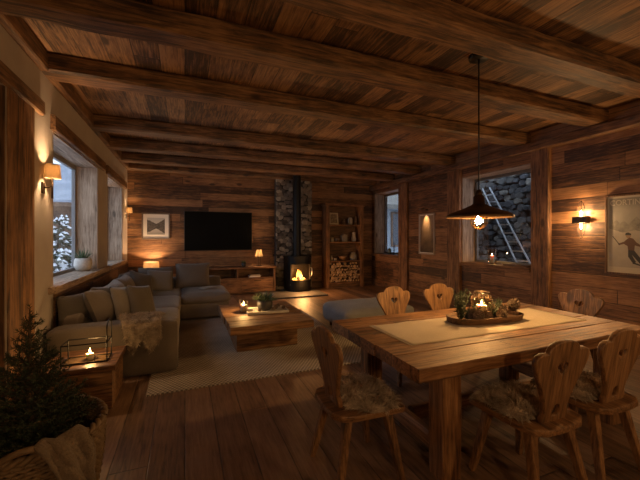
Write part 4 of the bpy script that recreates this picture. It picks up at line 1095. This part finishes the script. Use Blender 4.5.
for (x, y, s, lab) in ((-.235, -.035, 1.0, 'pinecone at the left end of the dining table tray, beside tall sprig'), (-.13, -.075, 1.0, 'pinecone in dining table tray in front of the candle lantern, left of centre'), (-.04, -.095, .8, 'small pinecone lying directly before the candle on dining table tray'), (.10, -.07, .9, 'pinecone right of the candle in the dining table tray'), (.20, -.045, 1.0, 'second pinecone right of the candle in the dining table tray'), (.315, .01, 1.15, 'large pinecone alone at the right end of dining table tray')):
    s *= 1.2; pinecone((TCX + x * .93, TCY + y - .1 * x, ZTR + .036 * s), (1.25 if x < .3 else .3, R.uniform(-.4, .4), R.uniform(0, 6)), s, lab, GP)
def conifer_sprig(loc, h, n, label, spread, rr, tall=False):
    t = thing('conifer_sprig', label, 'greenery', loc)
    global twg, ndl
    twg = MB(); ndl = MB()
    for i in range(n):
        a = rr.uniform(0, 2 * PI); e = rr.uniform(1.1, 1.5) if tall else rr.uniform(.45, 1.2)
        d = Vector((math.cos(a) * math.cos(e), math.sin(a) * math.cos(e) * spread, math.sin(e))).normalized()
        sprig(Vector((rr.uniform(-.01, .01), rr.uniform(-.01, .01), 0.004)), d, h * rr.uniform(.7, 1), .002, 420, .026)
    twg.build('twig', M_bark, t); ndl.build('needles', M_leaf if tall else M_needle, t)
rr = random.Random(44)
conifer_sprig((TCX - .23, TCY + .05, ZTR), .27, 13, 'leafy sprig standing tall at the left of dining table tray', .7, rr, True)
conifer_sprig((TCX - .17, TCY + .03, ZTR), .18, 15, 'dark fir sprig left of the candle on the dining table tray', .6, rr)
conifer_sprig((TCX + .12, TCY + .04, ZTR), .20, 16, 'dark fir sprig right of the candle on the dining table tray', .6, rr)
conifer_sprig((TCX + .21, TCY + .03, ZTR), .15, 13, 'low fir sprig near the right end of dining table tray', .6, rr)

# ------------------------------------------------------------------ dining chairs
def heart(cx, cz, s, n=26):
    pts = []
    for i in range(n):
        t = 2 * PI * i / n; pts.append((cx + s * .0625 * 16 * math.sin(t) ** 3 * .5, cz + s * .0625 * .5 * (13 * math.cos(t) - 5 * math.cos(2 * t) - 2 * math.cos(3 * t) - math.cos(4 * t))))
    return pts
def back_outline():
    half = [(.100, .0), (.105, .025), (.090, .065), (.098, .11), (.128, .18), (.165, .25), (.195, .30), (.214, .34), (.218, .372), (.206, .398), (.178, .410), (.150, .408), (.130, .405), (.123, .415), (.114, .434), (.092, .452), (.057, .463), (.02, .467), (0, .467)]
    return half + [(-x, z) for x, z in reversed(half[:-1])]
def make_chair():
    t = thing('dining_chair', 'chair', 'chair', (0, 0, 0), 0, 'carved alpine chairs around the dining table')
    # seat plate: straight front, rounded tapering back (front = +Y)
    pts = []
    for x, y in ((-.225, .20), (-.21, .215), (.21, .215), (.225, .20), (.222, .0), (.205, -.14)): pts.append((x, y))
    pts = [(-.215, .222), (.215, .222), (.236, .20), (.234, .02), (.226, -.13), (.20, -.205), (.14, -.24), (0, -.25), (-.14, -.24), (-.20, -.205), (-.226, -.13), (-.234, .02), (-.236, .20)]
    n = len(pts); m = MB(); m.add([(x, y, .428) for x, y in pts] + [(x, y, .466) for x, y in pts], [(k, (k + 1) % n, n + (k + 1) % n, n + k) for k in range(n)] + [tuple(range(n - 1, -1, -1)), tuple(range(n, 2 * n))])
    m.build('seat', M_chair('Y'), t, bevel=.008)
    arch = [(-.035, .025), (-.038, .06), (-.025, .095), (0, .108), (.025, .095), (.038, .06), (.035, .025)]
    b = outline_mesh('backrest', [back_outline(), heart(0, .315, .095)[::-1], arch[::-1]], .03, M_chair('Z'), t, bevel=.006)
    b.location = (0, -.165, .466); b.rotation_euler = (.15, 0, 0)
    for sx in (-1, 1):
        for sy in (-1, 1):
            m = MB(); m.bar((sx * .215, sy * .20 - (.03 if sy < 0 else 0), 0), (sx * .145, sy * .13 - (.01 if sy < 0 else 0), .428), .036, .036, w1=.052, h1=.052, up=(0, 1, 0)); m.build('leg', M_chair('Z'), t, bevel=.005)
    return t
ch0 = make_chair()
chairs = [((1.04, 1.94, 0), -PI / 2, 'carved wooden chair with dark fur at the left end of dining table'),
          ((1.935, 1.44, 0), 0, 'carved wooden chair with back to viewer, left of two on near table side'),
          ((2.515, 1.45, 0), 0, 'carved wooden chair at the right edge, rightmost on near table side'),
          ((2.21, 3.02, 0), PI, 'carved heart-back chair behind the table, left of the two on far side'),
          ((2.86, 3.02, 0), PI, 'carved heart-back chair behind the table by the tray sprig, right on far side'),
          ((3.73, 2.30, 0), PI / 2, 'carved heart-back chair at the right end of the dining table')]
for i, (l, r, lab) in enumerate(chairs):
    if i == 0: ch0.location = l; ch0.rotation_euler = (0, 0, r); ch0['label'] = lab
    else: dup(ch0, l, r, lab)
# sheepskins
def sheepskin(seed):
    rr = random.Random(seed); t = thing('sheepskin', 'x', 'sheepskin', (0, 0, 0), 0, 'sheepskins on the dining chairs')
    def pt(r, a):
        rim = .235 * (1 + .06 * math.sin(3 * a + seed) + .05 * math.sin(5 * a + 2 * seed))
        x = math.copysign(abs(math.cos(a)) ** .75, math.cos(a)) * rim * r * .98; y = .035 + math.copysign(abs(math.sin(a)) ** .75, math.sin(a)) * rim * r * .78
        edge = max(0, r - .9) / .1
        return Vector((x, y, .472 + .020 * (1 - r ** 3) + .006 * math.sin(x * 30 + seed) * (1 - r)))
    m = MB(); m.grid(lambda u, v: tuple(pt(max(.02, v), 2 * PI * u)), 40, 9, closed_u=True); m.build('hide', M_furd, t, smooth=True)
    m = MB()
    for i in range(6500):
        a = rr.uniform(0, 2 * PI); r = math.sqrt(rr.random()); p = pt(r, a)
        cl = Vector((mnoise.noise(p * 16 + Vector((seed, 0, 0))), mnoise.noise(p * 16 + Vector((0, seed, 5))), 0)) * 1.5
        d = Vector((math.cos(a) * r * .6, math.sin(a) * r * .6, .55 + .3 * rr.random() - .55 * r ** 6)) + cl + Vector((rr.uniform(-.25, .25), rr.uniform(-.25, .25), 0))
        if p.y < -.115 and d.y < 0: d.y = -d.y * .3
        blade(m, p, d, rr.uniform(.04, .078), .0046, .6, R_=rr)
    m.build('fleece', M_furd, t)
    return t
sk = sheepskin(1)
for i, (ci, lab) in enumerate(((0, 'dark shaggy sheepskin on the chair at left end of table'), (1, 'brown shaggy sheepskin on the left of the two near-side dining chairs'), (2, 'shaggy sheepskin on the rightmost near-side dining chair'))):
    l, r, _ = chairs[ci]
    if i == 0: sk.location = l; sk.rotation_euler = (0, 0, r); sk['label'] = lab
    else: dup(sk, l, r, lab)

# grey upholstered ottoman between rug and table
ot = thing('ottoman', 'low grey upholstered ottoman behind the dining table', 'ottoman', (2.84, 4.92, 0))
m = MB(); m.blob((0, 0, .235), (1.30, .92, .31), r=.09, bulge=.03, n=12, seed=51, wr=.008); m.build('cushion', M_grey, ot, smooth=True)
for sx in (-1, 1):
    for sy in (-1, 1): MB().lathe([(.022, .0), (.03, .09)], 12, (sx * .52, sy * .34, 0), cap0=True, cap1=True).build('foot', M_dark('Z'), ot)

# ------------------------------------------------------------------ outdoors
struct(MB().grid(lambda u, v: (-40 + 38.26 * u, -5 + 55 * v, -.35 + .25 * mnoise.noise(Vector((u * 9, v * 9, 0)))), 40, 40).build('ground_snow', M_snow, smooth=True))
struct(MB().grid(lambda u, v: (6.03 + 24 * u, -2 + 34 * v, -.12 + .06 * mnoise.noise(Vector((u * 7, v * 9, 3)))), 30, 30).build('ground_yard', M_snow, smooth=True))
# chalet seen through the left window
hs = thing('chalet', 'brown timber chalet with snowy roof seen through the left window', 'house', (-13, 19.5, -.35))
MB().box(0, 9.6, 0, 6, 0, 3.7).build('wall', wood('chalet_wood', *PD, axis='X', plank=('Z', .22, 3), var=.5), hs)
m = MB(); m.add([(0, 0, 3.7), (0, 6, 3.7), (0, 3, 5.6), (9.6, 0, 3.7), (9.6, 6, 3.7), (9.6, 3, 5.6)], [(0, 1, 2), (5, 4, 3)]); m.build('gable', wood('chalet_wood', *PD), hs)
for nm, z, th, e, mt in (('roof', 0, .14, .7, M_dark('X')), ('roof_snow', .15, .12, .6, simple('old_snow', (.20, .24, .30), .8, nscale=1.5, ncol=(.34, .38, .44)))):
    m = MB()
    for sg in (-1, 1):
        y0 = 3 + sg * (3 + e); zz = 3.7 - e * .633 + z
        m.hexa([(-e, 3, 5.62 + z), (9.6 + e, 3, 5.62 + z), (9.6 + e, y0, zz), (-e, y0, zz)], [(-e, 3, 5.62 + z + th), (9.6 + e, 3, 5.62 + z + th), (9.6 + e, y0, zz + th), (-e, y0, zz + th)])
    m.build(nm, mt, hs)
for x in (4.4, 6.2, 8.0): MB().box(x, x + .8, -.04, .02, 1.4, 2.6).build('window', simple('dark_pane', (.03, .035, .045), .2), hs)
def fir(loc, h, r, seed, label):
    rr = random.Random(seed); t = thing('snowy_fir_tree', label, 'tree', loc, 0, 'snowy fir trees outside the left window')
    MB().tube([(0, 0, 0), (0, 0, h * .95)], [.09, .02], 8).build('trunk', M_bark, t)
    g = MB(); s_ = MB()
    for i in range(int(h * 60)):
        z = h * (.06 + .92 * rr.random()); L = r * (1 - z / h) ** .9 * rr.uniform(.7, 1.1) + .08; a = rr.uniform(0, 2 * PI)
        d = Vector((math.cos(a), math.sin(a), -.25)); sd_ = Vector((-math.sin(a), math.cos(a), 0)); p = Vector((0, 0, z)); w = L * .28
        q = p + d * L * .6; e = p + d * L
        g.add([p, q + sd_ * w - Vector((0, 0, .06)), e, q - sd_ * w - Vector((0, 0, .06)), q + Vector((0, 0, .03))], [(0, 1, 4), (1, 2, 4), (2, 3, 4), (3, 0, 4)])
        if rr.random() < .75:
            u_ = Vector((0, 0, .035)); g2 = [p + d * L * .25 + u_, q + sd_ * w * .75 + u_ * .2, e * .97 + p * .03 + u_, q - sd_ * w * .75 + u_ * .2, q + u_ * 2.4]
            s_.add(g2, [(0, 1, 4), (1, 2, 4), (2, 3, 4), (3, 0, 4), (0, 3, 2, 1)])
    g.build('foliage', M_needle, t); s_.build('snow_cover', M_snow, t)
fir((-3.12, 10.9, -.35), 2.4, .70, 1, 'small snow-laden fir low in the left window')
fir((-3.75, 13.6, -.35), 2.6, .8, 2, 'snow-laden fir behind the nearest one in left window')
fir((-2.62, 8.9, -.35), 1.6, .55, 3, 'low snowy fir just outside the left window pane')
trim(MB().box(6.03, 7.1, -1.0, 10.5, 3.22, 3.34), M_dark('Y'))  # unseen eave slab, added to shade the stone yard wall
# house beyond the far right window
h2 = thing('neighbour_house', 'pale plastered house with dark window seen through far right window', 'house', (7.6, 13.2, -.1))
MB().box(0, 6, 0, 5, 0, 3.05).build('wall', simple('pale_render', (.20, .23, .26), .9, nscale=3, ncol=(.25, .285, .31)), h2)
m = MB(); m.hexa([(-.5, -.6, 2.85), (6.5, -.6, 2.85), (6.5, 5, 5.0), (-.5, 5, 5.0)], [(-.5, -.6, 3.05), (6.5, -.6, 3.05), (6.5, 5, 5.2), (-.5, 5, 5.2)]); m.build('roof', M_stone_out, h2)
for x in (1.35, 3.4):
    f = MB().box(x - .08, x + 1.0, -.05, .01, 1.15, 2.75).build('window', M_dark('Z'), h2); MB().box(x, x + .92, -.06, -.045, 1.23, 2.67).build('pane', simple('dark_pane', (.03, .035, .045), .2), f)
# stone yard wall and ladder outside the near right window
sw = MB(); rr = random.Random(8)
rubble(sw, 3.4, 10.6, -.1, 4.6, 8.06, .16, .21, rr, axis='Y')
sw.box(8.04, 8.4, 3.4, 10.6, -.15, 4.6, 1)
tag(sw.build('stone_wall', [M_stone_out, M_mortar]), 'rough stone wall outside the near right window', 'wall')
ld = thing('ladder', 'pale metal ladder leaning outside the near right window', 'ladder', (0, 0, 0))
A = Vector((6.56, 4.51, -.1)); B = Vector((7.84, 7.1, 2.87)); off = Vector((.02, -.36, .0))
offB = Vector((.02, -.22, 0))
for oa, ob in ((Vector((0, 0, 0)), Vector((0, 0, 0))), (off, offB)): MB().bar(A + oa, B + ob, .018, .04).build('rail', M_alu, ld)
for k in range(1, 14):
    p = A.lerp(B, k / 14); MB().bar(p, p + off.lerp(offB, k / 14), .034, .03).build('rung', M_alu, ld)

# ------------------------------------------------------------------ world, camera, view
w = bpy.data.worlds.new('dusk'); scene.world = w; w.use_nodes = True
bg = w.node_tree.nodes['Background']; bg.inputs[0].default_value = (.58, .70, .88, 1); bg.inputs[1].default_value = .95
cam = bpy.data.cameras.new('camera'); co = bpy.data.objects.new('camera', cam); COL.objects.link(co)
cam.sensor_width = 36; cam.lens = 335 / 640 * 36; cam.shift_y = -3 / 640; cam.clip_start = .02
co.location = (0, 0, 1.5); co.rotation_euler = (PI / 2, 0, -math.atan(135 / 335))
scene.camera = co
vs_ = scene.view_settings
vs_.view_transform = 'Standard'; vs_.look = 'None'; vs_.gamma = 1; vs_.use_curve_mapping = False; vs_.exposure = 1.72
scene.cycles.max_bounces = 8; scene.cycles.diffuse_bounces = 5; scene.cycles.transparent_max_bounces = 12
scene.cycles.caustics_reflective = False; scene.cycles.caustics_refractive = False
scene.cycles.sample_clamp_indirect = 4.0
